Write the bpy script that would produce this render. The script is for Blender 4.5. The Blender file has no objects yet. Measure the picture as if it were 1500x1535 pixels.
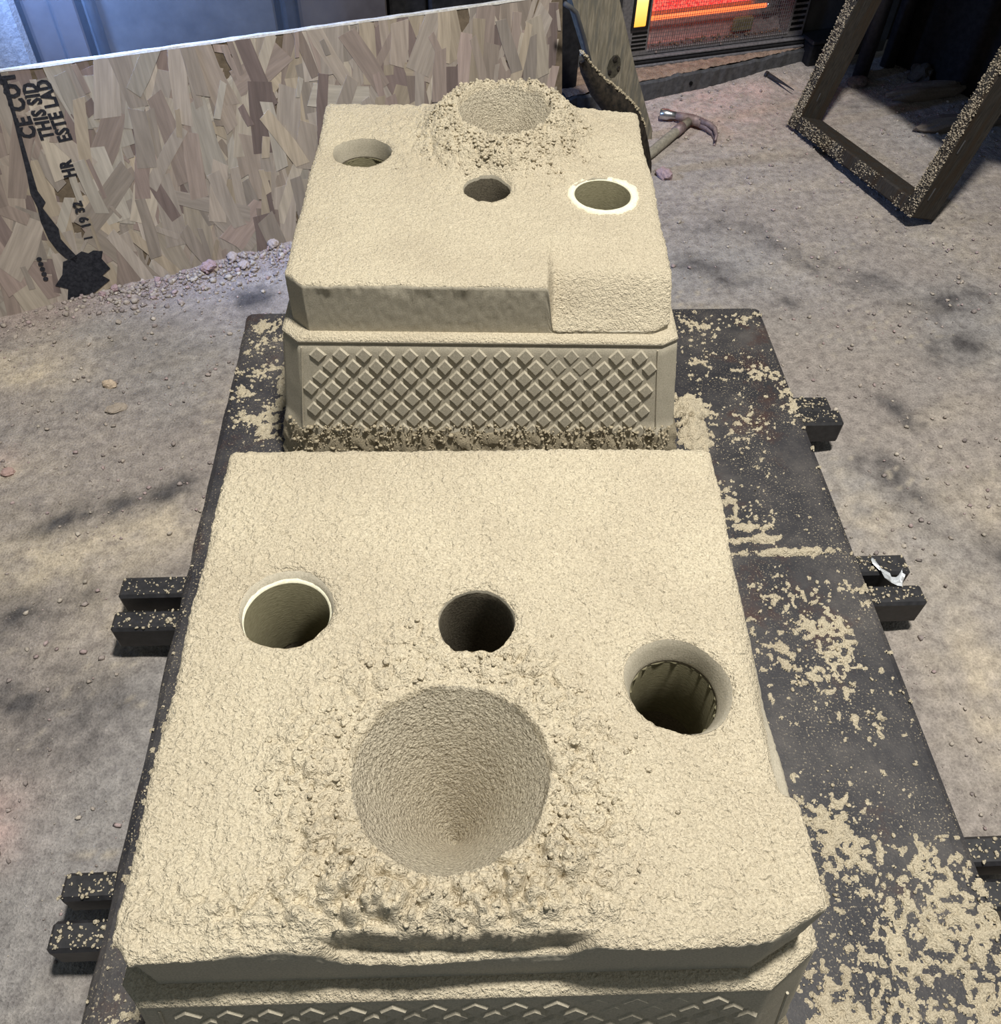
import bpy, math, random
import numpy as np
from mathutils import Vector, Matrix

random.seed(7)
SC = bpy.context.scene
COL = SC.collection

# ------------------------------------------------------------------ camera
cam_data = bpy.data.cameras.new('camera')
cam = bpy.data.objects.new('camera', cam_data)
COL.objects.link(cam)
FW = Vector((.0448, .6403, -.7668)); RT = Vector((.9970, -.0452, .0204))
FW.normalize(); RT = (RT - FW * RT.dot(FW)).normalized(); UP = RT.cross(FW)
cam.matrix_world = Matrix(((RT.x, UP.x, -FW.x, -.0547), (RT.y, UP.y, -FW.y, 0.0), (RT.z, UP.z, -FW.z, 1.2), (0, 0, 0, 1)))
cam_data.sensor_fit = 'HORIZONTAL'; cam_data.sensor_width = 36.0
cam_data.lens = 1277.49 / 1500 * 36.0
cam_data.clip_start = .02
SC.camera = cam

# ------------------------------------------------------------------ world, lamps, exposure
world = bpy.data.worlds.new('world'); SC.world = world; world.use_nodes = True
bg = world.node_tree.nodes['Background']
bg.inputs['Color'].default_value = (.80, .92, 1.0, 1); bg.inputs['Strength'].default_value = .15


def lamp(name, kind, loc, target, power, color, size=.2, **kw):
    ld = bpy.data.lights.new(name, kind); ld.energy = power; ld.color = color
    if kind == 'AREA':
        ld.shape = 'DISK'; ld.size = size
    else:
        ld.shadow_soft_size = size
    for k, v in kw.items(): setattr(ld, k, v)
    o = bpy.data.objects.new(name, ld); COL.objects.link(o); o.location = loc
    o.rotation_euler = (Vector(target) - Vector(loc)).to_track_quat('-Z', 'Y').to_euler()
    return o


lamp('ceiling_lamp', 'AREA', (.42, .60, 3.3), (.34, .95, 0), 145, (1.0, .965, .90), .26)
lamp('side_lamp', 'AREA', (1.3, -.5, 1.9), (0, .8, .3), 1.6, (1.0, .93, .80), .3)
lamp('blue_lamp', 'SPOT', (-.934, 1.791, .82), (-.61, 2.182, .40), 66.0, (.22, .42, 1.0), .06, spot_size=2.1, spot_blend=.9)
SC.view_settings.view_transform = 'Standard'; SC.view_settings.look = 'None'
SC.view_settings.exposure = 0.0; SC.view_settings.gamma = 1.0
SC.view_settings.use_curve_mapping = False


# ------------------------------------------------------------------ noise
class Noise:
    def __init__(self, seed):
        r = np.random.RandomState(seed)
        a = r.rand(256, 256) * 2 * np.pi
        self.gx = np.cos(a); self.gy = np.sin(a); self.v = r.rand(256, 256)

    def perlin(self, x, y):
        xi = np.floor(x).astype(int); yi = np.floor(y).astype(int)
        fx = x - xi; fy = y - yi
        u = fx * fx * fx * (fx * (fx * 6 - 15) + 10); w = fy * fy * fy * (fy * (fy * 6 - 15) + 10)

        def g(i, j):
            a = (xi + i) % 256; b = (yi + j) % 256
            return self.gx[a, b] * (fx - i) + self.gy[a, b] * (fy - j)
        n0 = g(0, 0) * (1 - u) + g(1, 0) * u; n1 = g(0, 1) * (1 - u) + g(1, 1) * u
        return 1.5 * (n0 * (1 - w) + n1 * w)

    def fbm(self, x, y, oct=4, gain=.5):
        s = 0; a = 1; t = 0
        for k in range(oct):
            s = s + a * self.perlin(x * 2 ** k + 17.3 * k, y * 2 ** k - 9.1 * k); t += a; a *= gain
        return s / t

    def crumbs(self, x, y):
        """bumpy clod pattern: rounded cells"""
        xi = np.floor(x).astype(int); yi = np.floor(y).astype(int)
        d1 = np.full(x.shape, 9.0); d2 = np.full(x.shape, 9.0)
        for i in (-1, 0, 1):
            for j in (-1, 0, 1):
                a = (xi + i) % 256; b = (yi + j) % 256
                px = xi + i + .5 + .5 * self.gx[a, b] * .9; py = yi + j + .5 + .5 * self.gy[a, b] * .9
                d = np.hypot(px - x, py - y)
                d2 = np.minimum(d2, np.maximum(d1, d)); d1 = np.minimum(d1, d)
        return d2 - d1


NS = [Noise(k) for k in range(6)]


def sstep(a, b, x):
    t = np.clip((x - a) / (b - a), 0, 1); return t * t * (3 - 2 * t)


# ------------------------------------------------------------------ object helpers
def mesh_obj(name, V, F, mat=None, parent=None, smooth=False, midx=None, col=None):
    me = bpy.data.meshes.new(name)
    V = np.asarray(V, dtype=np.float32)
    if isinstance(F, np.ndarray):
        n, k = F.shape
        me.vertices.add(len(V)); me.vertices.foreach_set('co', V.ravel())
        me.loops.add(n * k); me.loops.foreach_set('vertex_index', F.astype(np.int32).ravel())
        me.polygons.add(n); me.polygons.foreach_set('loop_start', np.arange(0, n * k, k, dtype=np.int32))
        me.update(calc_edges=True)
    else:
        me.from_pydata([tuple(map(float, v)) for v in V], [], F)
    mats = mat if isinstance(mat, (list, tuple)) else [mat]
    for m in mats:
        if m: me.materials.append(m)
    if midx is not None: me.polygons.foreach_set('material_index', np.asarray(midx, dtype=np.int32))
    if smooth: me.polygons.foreach_set('use_smooth', np.ones(len(me.polygons), dtype=bool))
    if col is not None:
        at = me.attributes.new('tint', 'FLOAT_COLOR', 'POINT')
        c = np.ones((len(V), 4), dtype=np.float32); c[:, :3] = col
        at.data.foreach_set('color', c.ravel())
    me.validate()
    o = bpy.data.objects.new(name, me); COL.objects.link(o)
    if parent: o.parent = parent
    return o


def tag(o, label=None, cat=None, group=None, kind=None):
    if label: o['label'] = label
    if cat: o['category'] = cat
    if group: o['group'] = group
    if kind: o['kind'] = kind
    return o


def thing(name, label, cat, loc=(0, 0, 0), basis=None, group=None):
    o = bpy.data.objects.new(name, None); COL.objects.link(o); o.empty_display_size = .05
    M = Matrix.Identity(4)
    if basis is not None:
        x, y, z = [Vector(v) for v in basis]
        M = Matrix(((x.x, y.x, z.x, 0), (x.y, y.y, z.y, 0), (x.z, y.z, z.z, 0), (0, 0, 0, 1)))
    M.translation = Vector(loc); o.matrix_world = M
    return tag(o, label, cat, group)


class MB:
    """collects boxes, prisms and tubes into one mesh"""
    def __init__(self): self.V = []; self.F = []

    def add(self, V, F):
        n = len(self.V); self.V += [tuple(v) for v in V]; self.F += [tuple(i + n for i in f) for f in F]; return self

    def box(self, x0, x1, y0, y1, z0, z1, b=0.0):
        """box with all its edges chamfered by b"""
        if b <= 0:
            V = [(x, y, z) for x in (x0, x1) for y in (y0, y1) for z in (z0, z1)]
            return self.add(V, [(0, 1, 3, 2), (4, 6, 7, 5), (0, 4, 5, 1), (2, 3, 7, 6), (0, 2, 6, 4), (1, 5, 7, 3)])
        V = []; idx = {}
        for ix, x in enumerate((x0, x1)):
            for iy, y in enumerate((y0, y1)):
                for iz, z in enumerate((z0, z1)):
                    sx = b if ix == 0 else -b; sy = b if iy == 0 else -b; sz = b if iz == 0 else -b
                    idx[ix, iy, iz, 0] = len(V); V.append((x, y + sy, z + sz))
                    idx[ix, iy, iz, 1] = len(V); V.append((x + sx, y, z + sz))
                    idx[ix, iy, iz, 2] = len(V); V.append((x + sx, y + sy, z))
        F = []
        q = ((0, 0), (1, 0), (1, 1), (0, 1))
        for s in (0, 1):
            F.append([idx[s, a, c, 0] for a, c in q]); F.append([idx[a, s, c, 1] for a, c in q]); F.append([idx[a, c, s, 2] for a, c in q])
        for a in (0, 1):
            for c in (0, 1):
                F.append([idx[0, a, c, 1], idx[1, a, c, 1], idx[1, a, c, 2], idx[0, a, c, 2]])
                F.append([idx[a, 0, c, 0], idx[a, 1, c, 0], idx[a, 1, c, 2], idx[a, 0, c, 2]])
                F.append([idx[a, c, 0, 0], idx[a, c, 1, 0], idx[a, c, 1, 1], idx[a, c, 0, 1]])
        for a in (0, 1):
            for c in (0, 1):
                for e in (0, 1): F.append([idx[a, c, e, k] for k in range(3)])
        return self.add(V, F)

    def tube(self, pts, r, n=8, caps=True):
        P = [Vector(p) for p in pts]; R = r if isinstance(r, (list, tuple)) else [r] * len(P)
        V = []; F = []; up = None
        for i, p in enumerate(P):
            t = (P[min(i + 1, len(P) - 1)] - P[max(i - 1, 0)]).normalized()
            if up is None: up = Vector((0, 0, 1)) if abs(t.z) < .9 else Vector((1, 0, 0))
            s = t.cross(up).normalized(); up = s.cross(t).normalized()
            for k in range(n):
                a = 2 * math.pi * k / n; V.append(p + (s * math.cos(a) + up * math.sin(a)) * R[i])
        for i in range(len(P) - 1):
            for k in range(n):
                F.append((i * n + k, i * n + (k + 1) % n, (i + 1) * n + (k + 1) % n, (i + 1) * n + k))
        if caps:
            F.append(tuple(range(n))[::-1]); F.append(tuple((len(P) - 1) * n + k for k in range(n)))
        return self.add(V, F)

    def build(self, name, mat, parent=None, smooth=False):
        o = mesh_obj(name, self.V, self.F, mat, parent, smooth)
        import bmesh
        bm = bmesh.new(); bm.from_mesh(o.data); bmesh.ops.recalc_face_normals(bm, faces=bm.faces); bm.to_mesh(o.data); bm.free()
        return o


def icosa():
    t = (1 + 5 ** .5) / 2
    V = np.array([(-1, t, 0), (1, t, 0), (-1, -t, 0), (1, -t, 0), (0, -1, t), (0, 1, t), (0, -1, -t), (0, 1, -t), (t, 0, -1), (t, 0, 1), (-t, 0, -1), (-t, 0, 1)]) / math.hypot(1, t)
    F = np.array([(0, 11, 5), (0, 5, 1), (0, 1, 7), (0, 7, 10), (0, 10, 11), (1, 5, 9), (5, 11, 4), (11, 10, 2), (10, 7, 6), (7, 1, 8), (3, 9, 4), (3, 4, 2), (3, 2, 6), (3, 6, 8), (3, 8, 9), (4, 9, 5), (2, 4, 11), (6, 2, 10), (8, 6, 7), (9, 8, 1)])
    return V, F


IV, IF = icosa()
RS = np.random.RandomState(11)


def grains(name, P, size, mat, parent=None, flat=.75, tint=None):
    """a mesh of many lumpy little crumbs centred at P"""
    P = np.asarray(P, float); n = len(P); size = np.broadcast_to(np.asarray(size, float), (n,))
    sc = (1 + RS.uniform(-.35, .35, (n, 1, 3))) * size[:, None, None]
    sc[:, :, 2] *= flat
    an = RS.uniform(0, 6.28, n); c, s = np.cos(an), np.sin(an)
    v = IV[None] * (1 + RS.uniform(-.42, .38, (n, 12, 1))) * sc
    x = v[:, :, 0] * c[:, None] - v[:, :, 1] * s[:, None]; y = v[:, :, 0] * s[:, None] + v[:, :, 1] * c[:, None]
    V = np.stack([x, y, v[:, :, 2]], 2) + P[:, None, :]
    F = (IF[None] + 12 * np.arange(n)[:, None, None]).reshape(-1, 3)
    col = None
    if tint is not None:
        col = np.repeat(np.asarray(tint)[:, None, :], 12, 1).reshape(-1, 3)
    return mesh_obj(name, V.reshape(-1, 3), F, mat, parent, False, col=col)


# ------------------------------------------------------------------ materials
def new_mat(name):
    m = bpy.data.materials.new(name); m.use_nodes = True
    nt = m.node_tree; return m, nt, nt.nodes['Principled BSDF']


def nd(nt, t, **kw):
    n = nt.nodes.new(t)
    for k, v in kw.items():
        if k in n.inputs: n.inputs[k].default_value = v
        else: setattr(n, k, v)
    return n


def ramp(nt, fac, stops):
    r = nt.nodes.new('ShaderNodeValToRGB'); e = r.color_ramp.elements
    while len(e) < len(stops): e.new(.5)
    for i, (p, c) in enumerate(stops):
        e[i].position = p; e[i].color = (*c, 1)
    nt.links.new(fac, r.inputs[0]); return r.outputs[0]


def grainy(name, c0, c1, scale=350, bump=.5, dist=.002, big=None, bigscale=12, rough=.95, attr=False, spec=.15, stretch=None, metal=0, coat=None):
    """mottled material: fine two-tone grain, an optional broad tone, a relief bump"""
    m, nt, b = new_mat(name); L = nt.links.new
    tc = nd(nt, 'ShaderNodeTexCoord'); vec = tc.outputs['Object']
    if stretch:
        mp = nd(nt, 'ShaderNodeMapping'); mp.inputs['Scale'].default_value = stretch; L(vec, mp.inputs[0]); vec = mp.outputs[0]
    n1 = nd(nt, 'ShaderNodeTexNoise', Scale=scale, Detail=3.0, Roughness=.6); L(vec, n1.inputs['Vector'])
    colr = ramp(nt, n1.outputs['Fac'], [(.32, c0), (.68, c1)])
    if big:
        n2 = nd(nt, 'ShaderNodeTexNoise', Scale=bigscale, Detail=5.0, Roughness=.65); L(vec, n2.inputs['Vector'])
        f = ramp(nt, n2.outputs['Fac'], [(.45, (0, 0, 0)), (.62, (1, 1, 1))])
        mx = nd(nt, 'ShaderNodeMix', data_type='RGBA'); L(f, mx.inputs[0]); L(colr, mx.inputs[6]); mx.inputs[7].default_value = (*big, 1)
        colr = mx.outputs[2]
    if attr:
        at = nd(nt, 'ShaderNodeAttribute', attribute_name='tint')
        mx = nd(nt, 'ShaderNodeMix', data_type='RGBA', blend_type='MULTIPLY'); mx.inputs[0].default_value = 1
        L(colr, mx.inputs[6]); L(at.outputs['Color'], mx.inputs[7]); colr = mx.outputs[2]
    L(colr, b.inputs['Base Color'])
    b.inputs['Roughness'].default_value = rough; b.inputs['Specular IOR Level'].default_value = spec; b.inputs['Metallic'].default_value = metal
    bp = nd(nt, 'ShaderNodeBump', Strength=bump, Distance=dist); L(n1.outputs['Fac'], bp.inputs['Height']); L(bp.outputs[0], b.inputs['Normal'])
    return m


def sand_mat(name, c0, c1, relief=1.0):
    m, nt, b = new_mat(name); L = nt.links.new
    tc = nd(nt, 'ShaderNodeTexCoord'); vec = tc.outputs['Object']
    n1 = nd(nt, 'ShaderNodeTexNoise', Scale=430.0, Detail=3.0, Roughness=.65); L(vec, n1.inputs['Vector'])
    n2 = nd(nt, 'ShaderNodeTexNoise', Scale=210.0, Detail=2.0, Roughness=.6); L(vec, n2.inputs['Vector'])
    ad = nd(nt, 'ShaderNodeMath', operation='MULTIPLY_ADD'); L(n2.outputs['Fac'], ad.inputs[0]); ad.inputs[1].default_value = 1.3; L(n1.outputs['Fac'], ad.inputs[2])
    n3 = nd(nt, 'ShaderNodeTexNoise', Scale=8.0, Detail=3.0); L(vec, n3.inputs['Vector'])
    c = ramp(nt, n1.outputs['Fac'], [(.30, c0), (.62, c1)])
    mx = nd(nt, 'ShaderNodeMix', data_type='RGBA', blend_type='MULTIPLY'); mx.inputs[0].default_value = 1
    L(c, mx.inputs[6]); L(ramp(nt, n3.outputs['Fac'], [(.35, (.93, .92, .91)), (.65, (1.03, 1.03, 1.02))]), mx.inputs[7])
    L(mx.outputs[2], b.inputs['Base Color']); b.inputs['Roughness'].default_value = .95; b.inputs['Specular IOR Level'].default_value = .1
    bp = nd(nt, 'ShaderNodeBump', Strength=1.0, Distance=.0038 * relief); L(ad.outputs[0], bp.inputs['Height']); L(bp.outputs[0], b.inputs['Normal'])
    return m


def emit(name, c, strength, mottled=None, scale=120):
    m, nt, b = new_mat(name); L = nt.links.new
    b.inputs['Base Color'].default_value = (.02, .02, .02, 1); b.inputs['Emission Strength'].default_value = strength
    b.inputs['Emission Color'].default_value = (*c, 1)
    if mottled:
        tc = nd(nt, 'ShaderNodeTexCoord'); n1 = nd(nt, 'ShaderNodeTexNoise', Scale=scale, Detail=2.0)
        L(tc.outputs['Object'], n1.inputs['Vector'])
        L(ramp(nt, n1.outputs['Fac'], [(.42, mottled), (.58, c)]), b.inputs['Emission Color'])
    return m


def floor_mat():
    m, nt, b = new_mat('sandy_workshop_floor'); L = nt.links.new
    tc = nd(nt, 'ShaderNodeTexCoord'); vec = tc.outputs['Object']
    n1 = nd(nt, 'ShaderNodeTexNoise', Scale=260.0, Detail=2.0, Roughness=.6); L(vec, n1.inputs['Vector'])
    n2 = nd(nt, 'ShaderNodeTexNoise', Scale=48.0, Detail=5.0, Roughness=.68); L(vec, n2.inputs['Vector'])
    ad = nd(nt, 'ShaderNodeMath', operation='MULTIPLY_ADD'); L(n2.outputs['Fac'], ad.inputs[0]); ad.inputs[1].default_value = 1.7; L(n1.outputs['Fac'], ad.inputs[2])
    c = ramp(nt, n1.outputs['Fac'], [(.30, (.78, .78, .78)), (.70, (1.18, 1.18, 1.18))])
    mx = nd(nt, 'ShaderNodeMix', data_type='RGBA', blend_type='MULTIPLY'); mx.inputs[0].default_value = 1
    L(c, mx.inputs[6]); L(ramp(nt, n2.outputs['Fac'], [(.34, (.72, .71, .72)), (.50, (.99, .99, .99)), (.70, (1.22, 1.21, 1.20))]), mx.inputs[7])
    at = nd(nt, 'ShaderNodeAttribute', attribute_name='tint')
    m2 = nd(nt, 'ShaderNodeMix', data_type='RGBA', blend_type='MULTIPLY'); m2.inputs[0].default_value = 1
    L(mx.outputs[2], m2.inputs[6]); L(at.outputs['Color'], m2.inputs[7])
    L(m2.outputs[2], b.inputs['Base Color']); b.inputs['Roughness'].default_value = .92; b.inputs['Specular IOR Level'].default_value = .15
    bp = nd(nt, 'ShaderNodeBump', Strength=.8, Distance=.0045); L(ad.outputs[0], bp.inputs['Height']); L(bp.outputs[0], b.inputs['Normal'])
    return m


M_SAND = sand_mat('loose_moulding_sand', (.48, .415, .298), (.73, .645, .485))
M_CUP = sand_mat('shaded_cup_sand', (.30, .26, .195), (.68, .61, .47), 1.25)  # compacted cup sand, darkened further for the shade inside the cup
M_PRESS = grainy('pressed_moulding_sand', (.40, .36, .275), (.56, .505, .395), 520, .30, .0012)
M_CRUST = grainy('damp_sand_skirt', (.30, .255, .18), (.50, .43, .30), 420, .6, .002)
M_SLEEVE = grainy('riser_sleeve', (.72, .68, .50), (.86, .82, .64), 300, .25, .001)
M_SLEEVE_IN = grainy('riser_sleeve_bore', (.13, .118, .070), (.21, .19, .12), 180, .5, .002, stretch=(1, 1, 5))  # bore colour darkened to hold the shade down in the holes
M_BORE = grainy('shaded_bore_sand', (.10, .085, .062), (.19, .165, .12), 380, .5, .0015)  # pressed sand with the shade of the deep holes put into its colour
M_FLOOR = floor_mat()
M_CRUMB = grainy('sand_crumbs', (.8, .8, .8), (1.15, 1.15, 1.15), 300, .5, .002, attr=True)
M_STEEL = grainy('dark_scaled_steel', (.020, .020, .024), (.052, .050, .055), 60, .25, .001, big=(.075, .070, .072), bigscale=7, rough=.55, spec=.45)
M_LUG = grainy('dark_steel_lug', (.012, .012, .014), (.030, .029, .032), 80, .3, .001, rough=.5, spec=.5)
M_WOODF = grainy('old_flask_timber', (.020, .018, .016), (.052, .046, .040), 40, .5, .003, stretch=(9, 9, 1), big=(.036, .026, .018), bigscale=5, rough=.85)
M_PLANK = grainy('weathered_timber', (.17, .15, .11), (.33, .29, .22), 22, .5, .004, stretch=(9, 9, 1), big=(.16, .15, .125), bigscale=9, rough=.85)
M_DARK = grainy('dark_sheet', (.010, .010, .011), (.022, .021, .022), 60, .3, .002, rough=.7)  # dark sheet; on the bench and far wall its tone stands for shade
M_RUBBER = grainy('warped_dark_sheet', (.012, .011, .010), (.05, .040, .030), 70, .6, .003, rough=.8)
M_BLACK = grainy('black_slot', (.003, .003, .003), (.006, .006, .006), 50, .1, .001)
M_CURB = grainy('grey_concrete', (.052, .052, .056), (.095, .094, .098), 60, .5, .003, rough=.9)
M_HOUSING = grainy('heater_grey_enamel', (.10, .095, .10), (.17, .16, .165), 120, .2, .001, rough=.5, spec=.4)
M_REFLECT = grainy('dusty_reflector', (.38, .30, .30), (.60, .52, .52), 90, .3, .001, rough=.35, metal=.8, spec=.5)
M_WIRE = grainy('grille_wire', (.10, .09, .095), (.2, .19, .19), 100, .1, .001, rough=.4, metal=.5)
M_RED = emit('glowing_ceramic', (1.0, .10, .065), 2.0, (.70, .02, .018), 170)
M_TUBE = emit('glowing_tube', (1.0, .16, .04), 2.2)
M_YEL = emit('heater_lamp', (1.0, .72, .30), 1.7)
M_CHROME = grainy('worn_bright_steel', (.40, .40, .41), (.60, .60, .60), 90, .1, .001, rough=.28, metal=.9, spec=.5)
M_HAMMER = grainy('rusty_hammer_head', (.20, .15, .15), (.34, .26, .25), 90, .3, .001, rough=.6, metal=.4)
M_HANDLE = grainy('dusty_hammer_handle', (.20, .185, .15), (.33, .30, .24), 90, .3, .001, rough=.8)
M_WALL = grainy('dusty_steel_wall', (.050, .050, .052), (.082, .082, .084), 18, .3, .003, rough=.7)
M_WALLB = grainy('brown_steel_wall', (.062, .052, .050), (.090, .078, .075), 14, .3, .003, rough=.7)
M_POST = grainy('grey_rough_post', (.15, .155, .16), (.27, .275, .28), 130, .6, .003)
M_OSB = grainy('board_core', (.10, .078, .055), (.18, .14, .10), 60, .5, .002, rough=.8)
M_EDGE = grainy('board_cut_edge', (.42, .40, .36), (.62, .60, .55), 120, .4, .002)
M_INK = grainy('black_stencil_ink', (.012, .013, .018), (.035, .036, .045), 160, .1, .0005, rough=.7)


def strand_mat():
    m, nt, b = new_mat('wood_strand'); L = nt.links.new
    tc = nd(nt, 'ShaderNodeTexCoord'); mp = nd(nt, 'ShaderNodeMapping'); mp.inputs['Scale'].default_value = (14, 1, 1.2)
    L(tc.outputs['Object'], mp.inputs[0])
    n = nd(nt, 'ShaderNodeTexNoise', Scale=9.0, Detail=4.0); L(mp.outputs[0], n.inputs['Vector'])
    at = nd(nt, 'ShaderNodeAttribute', attribute_name='tint')
    mx = nd(nt, 'ShaderNodeMix', data_type='RGBA', blend_type='MULTIPLY'); mx.inputs[0].default_value = 1
    L(ramp(nt, n.outputs['Fac'], [(.3, (.92, .92, .92)), (.7, (1.32, 1.32, 1.32))]), mx.inputs[6]); L(at.outputs['Color'], mx.inputs[7])
    L(mx.outputs[2], b.inputs['Base Color']); b.inputs['Roughness'].default_value = .75; b.inputs['Specular IOR Level'].default_value = .25
    bp = nd(nt, 'ShaderNodeBump', Strength=.3, Distance=.001); L(n.outputs['Fac'], bp.inputs['Height']); L(bp.outputs[0], b.inputs['Normal'])
    return m


M_STRAND = strand_mat()

# ------------------------------------------------------------------ places
PZ = .10                                             # top of the steel plate
OD = Vector((math.cos(math.radians(23.6)), math.sin(math.radians(23.6)), 0)); ON = Vector((-OD.y, OD.x, 0))
OP = Vector((-.794, 1.721, 0))                       # foot of the strand board
HD = Vector((math.cos(math.radians(16)), math.sin(math.radians(16)), 0)); HN = Vector((-HD.y, HD.x, 0))
HQ = Vector((.517, 2.748, .06))                      # heater foot
CP = Vector((.546, 2.649, 0))                        # kerb front, left
Z3 = Vector((0, 0, 1))


def blob(x, y, cx, cy, rx, ry=None, a=0):
    ry = ry or rx; c, s = math.cos(a), math.sin(a)
    u = ((x - cx) * c + (y - cy) * s) / rx; v = (-(x - cx) * s + (y - cy) * c) / ry
    return np.exp(-(u * u + v * v))


# ------------------------------------------------------------------ floor
def floor_height(x, y):
    n = NS[0]
    z = .006 * n.fbm(x * 2.2, y * 2.2, 3) + .0035 * n.fbm(x * 9, y * 9, 3)
    q = (x - OP.x) * ON.x + (y - OP.y) * ON.y; s = (x - OP.x) * OD.x + (y - OP.y) * OD.y
    heap = sstep(-.10, .0, q) * (1 - sstep(.02, .10, q)) * sstep(-.3, .3, s) * (1 - sstep(.95, 1.15, s))
    z = z + heap * (.016 + .012 * n.fbm(x * 14 + 5, y * 14, 2))
    k = (x - CP.x) * ON.x + (y - CP.y) * ON.y; ks = (x - CP.x) * OD.x + (y - CP.y) * OD.y
    z = z + .022 * sstep(-.16, -.01, k) * sstep(.15, .62, ks) * (1 - sstep(.02, .1, k)) * (1 - sstep(.64, .8, ks))
    under = sstep(-.58, -.50, x) * (1 - sstep(.60, .70, x)) * (1 - sstep(1.46, 1.55, y))
    z = z - .006 * under
    return np.clip(z, -.02, .05)


def build_floor():
    nx, ny = 470, 470
    xs = np.linspace(-1.75, 2.9, nx); ys = np.linspace(-.45, 4.3, ny)
    X, Y = np.meshgrid(xs, ys)
    Z = floor_height(X, Y)
    rough = (.0030 * NS[1].fbm(X * 34, Y * 34, 4, .6)) + .0022 * np.maximum(0, NS[2].perlin(X * 55, Y * 55) - .25) * 4 * sstep(-.1, .4, NS[3].fbm(X * 3, Y * 3, 2))
    Z = Z + rough
    n = NS
    base = np.array([.268, .238, .216]); tan = np.array([.45, .385, .295]); dark = np.array([.105, .098, .098]); pink = np.array([.46, .33, .30]); grey = np.array([.262, .246, .235])
    c = np.empty(X.shape + (3,)); c[:] = base
    f = sstep(-.15, .35, n[4].fbm(X * 1.6, Y * 1.6, 3)); c = c * (1 - f[..., None]) + grey * f[..., None]

    def mix(c, w, colr):
        w = np.clip(w, 0, 1)[..., None]; return c * (1 - w) + colr * w
    # swept, elongated streaks of dust and soot
    ang = .35; u = X * math.cos(ang) + Y * math.sin(ang); v = -X * math.sin(ang) + Y * math.cos(ang)
    st = n[5].fbm(u * 3.2, v * 11, 4)
    c = mix(c, .32 * sstep(.08, .5, st) * (.4 + 1.2 * np.clip(n[0].fbm(X * 14, Y * 14, 3) + .4, 0, 1)), dark)
    c = mix(c, .24 * sstep(.02, .55, n[3].fbm(u * 4 + 40, v * 9 + 7, 4)), tan)
    t1 = np.clip(.5 + 1.7 * n[2].fbm(X * 16, Y * 16, 4, .6), 0, 1.3)
    for (cx, cy, rx, ry, a, w) in ((-.78, .92, .16, .10, .3, .9), (-.62, .98, .10, .07, .3, .8), (-1.02, 1.42, .10, .05, .2, .8), (-.93, 1.40, .09, .04, .2, .8), (-.62, .80, .08, .06, 0, .6), (.85, .55, .10, .22, .1, .55),
                                   (.76, .60, .07, .14, .1, .7), (.72, .18, .10, .16, 0, .9), (.95, 1.0, .18, .12, .2, .4), (.70, .95, .06, .10, 0, .35), (-.95, 1.12, .1, .05, .2, .5), (1.2, 1.85, .22, .08, -.7, .3), (.65, 1.0, .05, .16, 0, .3)):
        c = mix(c, w * blob(X, Y, cx, cy, rx, ry, a) * (.35 + t1), tan)
    for (cx, cy, rx, ry, a, w) in ((-.72, 1.02, .13, .035, .35, .8), (-.60, 1.07, .08, .03, .4, .7), (-.85, .78, .2, .05, .35, .75), (-.8, .62, .2, .05, .4, .7), (-.62, .60, .08, .05, .6, .6), (-.52, 1.66, .055, .04, .3, .9), (.55, 1.75, .10, .05, -.6, .7),
                                   (.80, 1.80, .15, .03, -.9, .7), (.97, 1.68, .12, .03, -.8, .7), (1.05, 1.45, .08, .05, .2, .85), (1.12, 1.62, .09, .05, .2, .8), (.77, 1.07, .035, .06, .2, .7), (.80, 1.0, .03, .05, 0, .6), (.85, 1.25, .03, .07, .5, .65), (.74, 1.10, .05, .03, 0, .6), (-.80, .30, .1, .05, .4, .8), (.72, 1.62, .04, .03, 0, .6), (.95, .85, .14, .05, -.6, .5), (.62, 1.95, .12, .07, 0, .35)):
        c = mix(c, 1.25 * w * blob(X, Y, cx, cy, rx, ry, a) * (.25 + 1.1 * t1), dark * .8)
    for (cx, cy, rx, ry, w) in ((-.73, .45, .06, .05, .75), (.70, 2.55, .25, .14, .45), (.70, 2.72, .35, .08, .5), (-.95, 1.16, .05, .03, .4)):
        c = mix(c, w * blob(X, Y, cx, cy, rx, ry) * (.5 + t1), pink)
    q = (X - OP.x) * ON.x + (Y - OP.y) * ON.y
    c = mix(c, .75 * sstep(-.13, -.02, q) * (1 - sstep(.05, .2, q)) * (X < .1), np.array([.27, .22, .20]))
    c = c * (1 + .30 * n[1].fbm(X * 45, Y * 45, 3))[..., None]
    far = sstep(1.6, 2.6, Y)[..., None]; c = c * (1.16 + .30 * far)  # far floor coloured paler to make up for the lamp's falloff
    speck = sstep(.42, .55, n[0].perlin(X * 62 + 3, Y * 62)) * sstep(0, .5, n[3].fbm(X * 5, Y * 5, 2))
    c = mix(c, .8 * speck, np.array([.42, .37, .30]))
    V = np.stack([X, Y, Z], 2).reshape(-1, 3)
    i = np.arange(nx * ny).reshape(ny, nx)
    F = np.stack([i[:-1, :-1], i[:-1, 1:], i[1:, 1:], i[1:, :-1]], 2).reshape(-1, 4)
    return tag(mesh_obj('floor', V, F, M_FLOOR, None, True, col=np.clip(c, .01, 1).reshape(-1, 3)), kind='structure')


build_floor()


def fz(x, y): return float(floor_height(np.array([x]), np.array([y]))[0])


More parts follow.
